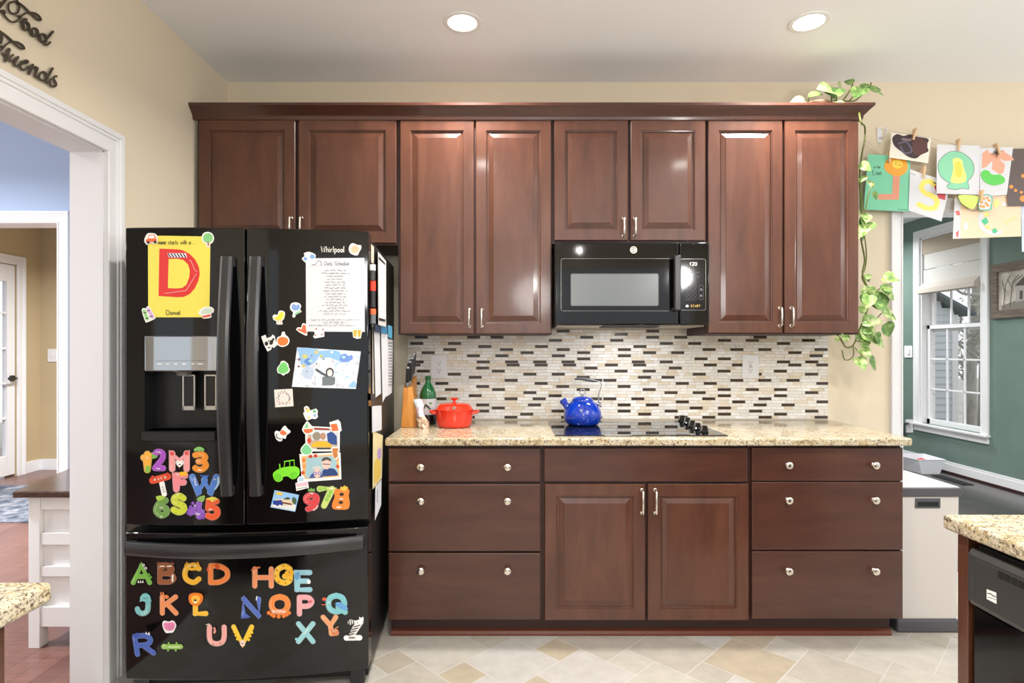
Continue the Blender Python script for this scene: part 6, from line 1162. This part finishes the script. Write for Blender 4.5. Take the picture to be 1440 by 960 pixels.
def a2(f):
    f.poly(w1((598,600),(636,600),(630,732),(518,732),(520,702),(594,702)), paint(222,150,120), .06,.01); f.poly(catmull(w1((552,545),(570,512),(600,500),(640,504),(670,520),(678,560),(662,590),(630,606),(590,598),(556,572)),4,True), paint(242,166,52), .07,.01); f.disc(*w1((622,540))[0],7.5,6.5,paint(248,212,80),.085,.01); [f.disc(x,y,.8,.8,INK,.1,.01) for x, y in w1((614,538),(634,546))]
    f.text('is for', 1229.5, 232.5, 4, INK, .5, .06,.01, gap=.16, squeeze=.7); f.text('Lion', 1227.8, 239, 7, INK, .6, .06,.01, gap=.16, squeeze=.8); f.rib(w1((628,785),(675,788)), .6, INK, .06,.01)
art('childrens_drawing', 'green paper with an orange lion head on a brown bent strip, beside the wall cabinet', 122.9, w1((464,488),(692,498),(684,797),(440,786)), a2, base=paint(122,204,166))
def a3(f):
    f.rib(catmull(w1((822,652),(800,634),(765,640),(752,668),(770,695),(810,712),(836,740),(824,775),(780,778),(738,758)),5), 7, paint(246,228,110), .06,.01)
    f.poly(w1((820,660),(834,655),(884,690),(880,735),(845,725)), paint(206,70,76), .07,.01); f.rib(w1((818,640),(838,650)), 1.6, paint(96,120,60), .075,.01); f.rib(w1((692,590),(720,600)), .6, INKG, .06,.01)
art('childrens_drawing', 'white paper with a big yellow letter S, hanging left of the wreath drawing', 122.75, w1((690,570),(912,640),(860,850),(682,790)), a3)
def a4(f):
    p = catmull(w2((160,215),(200,190),(240,184),(290,192),(330,215),(370,250),(392,300),(392,350),(370,395),(345,425),(352,460),(350,485),(300,478),(250,488),(190,478),(180,455),(200,440),(150,405),(118,360),(108,300),(125,250)),4,True)
    f.poly(p, paint(140,212,172), .06,.01); f.rib(p, .6, paint(60,84,80), .065,.01, closed=True); f.poly(catmull(w2((225,250),(265,236),(300,260),(310,310),(330,370),(318,430),(215,432),(222,360),(230,310)),4,True), paint(248,232,130), .075,.01); f.poly(catmull(w2((245,280),(280,270),(300,330),(290,385),(250,380)),4,True), paint(248,216,84), .085,.01)
art('childrens_drawing', 'white paper with a green wreath around a yellow shape on the upper string', 121.9, w2((100,130),(440,140),(435,530),(95,520)), a4)
def a5(f):
    for q in (((500,170),(460,200),(455,320),(490,310),(545,250)), ((545,240),(535,330),(560,340),(600,370),(630,350),(640,290),(600,250)), ((590,240),(640,190),(700,230),(712,256),(640,262)), ((470,195),(560,200),(640,170),(620,240),(540,270))): f.poly(w2(*q), paint(234,168,140), .06,.01)
    for i in range(16): a = rl.uniform(0,6.28); r = rl.uniform(4,10); c = w2((575,195))[0]; f.rib([(c[0]-r*math.cos(a)*.9,c[1]-r*math.sin(a)*.8),(c[0]+r*math.cos(a)*.9,c[1]+r*math.sin(a)*.8)], .45, paint(74,56,46), .08,.01)
    f.poly(catmull(w2((448,370),(470,335),(510,340),(540,370),(600,370),(638,400),(630,435),(560,455),(500,440),(465,410)),4,True), paint(92,206,84), .06,.01)
art('childrens_drawing', 'white paper with a pink leaf flower over green scribble on the upper string', 122.1, w2((438,160),(705,150),(655,530),(440,545)), a5)
def a6(f):
    for q, r in (((690,466),3),((725,495),2.4),((770,510),2.4),((785,560),5),((785,380),3)): f.disc(*w2(q)[0], r, r*.9, paint(236,150,72), .06,.01)
art('childrens_drawing', 'dark brown paper with orange spots at the right edge of the picture', 122.3, [(1416,209.5),(1470,208),(1470,288),(1417,290)], a6, base=paint(96,82,78))
def a7(f):
    f.poly(w2((240,560),(290,560),(285,876),(225,876)), PWHITE, .055,.01); f.rib(catmull(w2((450,690),(445,760),(480,810),(540,836),(600,826)),5), 6, PWHITE, .06,.01)
    for q, c in ((((450,735),(490,705),(512,748),(478,772)),(72,196,140)), (((538,806),(560,792),(584,818),(560,838),(540,830)),(72,196,140)), (((470,680),(500,670),(520,695),(490,700)),(248,232,110)), (((545,590),(580,560),(600,600),(560,640)),(248,232,140)), (((610,620),(630,590),(680,612)),(250,250,250)), (((485,775),(515,780),(520,800),(495,800)),(248,232,110)), (((245,660),(275,655),(285,690),(260,694)),(222,100,90)), (((250,830),(272,812),(270,860),(256,868)),(222,100,90)), (((310,760),(340,750),(345,800),(318,810)),(250,244,232))): f.poly(w2(*q), paint(*c), .07,.01)
    f.rib(w2((630,755),(730,705)), 1.4, paint(248,222,120), .06,.01)
art('childrens_drawing', 'peach paper with a white letter C and green squares on the lower string', 122.65, w2((240,545),(765,525),(768,860),(225,880)), a7, base=paint(246,214,182))
def a8(f):
    f.poly(catmull(w2((268,545),(300,530),(420,540),(425,580),(390,640),(340,628),(290,590)),4,True), paint(206,228,110), .03,.02); f.rib(catmull(w2((262,540),(290,595),(340,640),(390,660),(430,640)),4), .7, INK, .05,.01)
    f.poly(catmull(w2((430,570),(460,535),(500,525),(540,545),(540,600),(530,650),(480,655),(435,645)),4,True), paint(112,190,160), .03,.02)
    f.poly(catmull(w2((436,575),(465,542),(500,534),(530,555),(528,605),(515,640),(480,645),(440,638)),4,True), PWHITE, .055,.01)
    for q in ((455,590),(470,560),(500,555),(515,575),(490,600),(470,625),(450,620),(505,615)): f.disc(*w2(q)[0],2.2,1.8,paint(240,160,60),.07,.01)
f = Flat(plane_d(121.7)); a8(f); tag(f.build('paper_cutout'), 'green and orange paper butterfly cutout over the top of the peach drawing', 'drawing')
art('childrens_drawing', 'pale blue sheet cropped by the right edge, below the dark brown paper', 122.9, [(1436,288),(1475,286),(1475,352),(1437,354)], lambda f: None, base=paint(206,220,240))
for px, py, D, lb, tl in ((1285,189,121.9,'clothespin on the sheet with the dark brown blob',.25),(1347,204,121.8,'clothespin at the top of the green wreath drawing',.05),(1402,210,122.0,'clothespin over the pink leaf flower drawing',-.35),(1298,243,122.65,'clothespin at the top of the yellow letter S drawing',.05),(1250,221,122.8,'clothespin on the green lion drawing',.1),(1379,276,121.6,'clothespin on the paper butterfly above the peach drawing',.05)): pin(px, py, D, lb, tl)

# ------------------------------------------------------------------ light, camera
w = bpy.data.worlds.new('sky'); bpy.context.scene.world = w; w.use_nodes = True
bg = w.node_tree.nodes['Background']; bg.inputs[0].default_value = (.93,.97,1,1); bg.inputs[1].default_value = 1.1
for x, d, e in ((-8.8,102.6,20),(52.6,102.4,20),(-8.8,45,14),(52.6,45,14),(-8.8,-15,14),(52.6,-15,14)): lamp(x, d, e)  # first two belong to the visible cans; the others are unseen, added for brightness
for x, d, e in ((110,160,85),(150,270,40),(-130,80,80),(-130,190,110),(-190,100,60)): lamp(x, d, e, 12, col=(.97,.985,1))  # unseen fill added to brighten the sunroom, dining room and entry
def point_lamp(x, d, z, e, r=5):
    l = bpy.data.lights.new('pendant_and_fill_light', 'POINT'); l.energy = e; l.shadow_soft_size = r*S; l.color = (1,.98,.955)
    o = bpy.data.objects.new('pendant_and_fill_light', l); C.objects.link(o); o.location = Vector((x, Y(d), z))*S
point_lamp(55.9, 28, 74.7, 34, 3); point_lamp(22.3, 28, 83.7, 2.5, .45); point_lamp(10, -48, 76, 52, 9); point_lamp(-150, 60, 80, 50); point_lamp(140, 60, 84, 30)  # first two placed from reflections; the rest are unseen fill added for brightness
ul = bpy.data.lights.new('hood_lamp_light', 'AREA'); ul.shape = 'RECTANGLE'; ul.size = 6*S; ul.size_y = 2*S; ul.energy = 1.4; ul.color = (.97,.98,1)
uo = bpy.data.objects.new('hood_lamp_light', ul); C.objects.link(uo); uo.location = Vector((23, Y(115), 55.1))*S
cam = bpy.data.cameras.new('camera'); co = bpy.data.objects.new('camera', cam); C.objects.link(co)
co.location = CAM*S; co.rotation_euler = (PI/2,0,0); cam.sensor_width = 36; cam.lens = F/1440*36; cam.shift_y = (CY-480)/1440; cam.clip_end = 200; cam.clip_start = .02
sc = bpy.context.scene; sc.camera = co
vs = sc.view_settings; sc.display_settings.display_device = 'sRGB'; vs.view_transform = 'Standard'; vs.look = 'None'; vs.gamma = 1; vs.use_curve_mapping = False; vs.exposure = 0.07
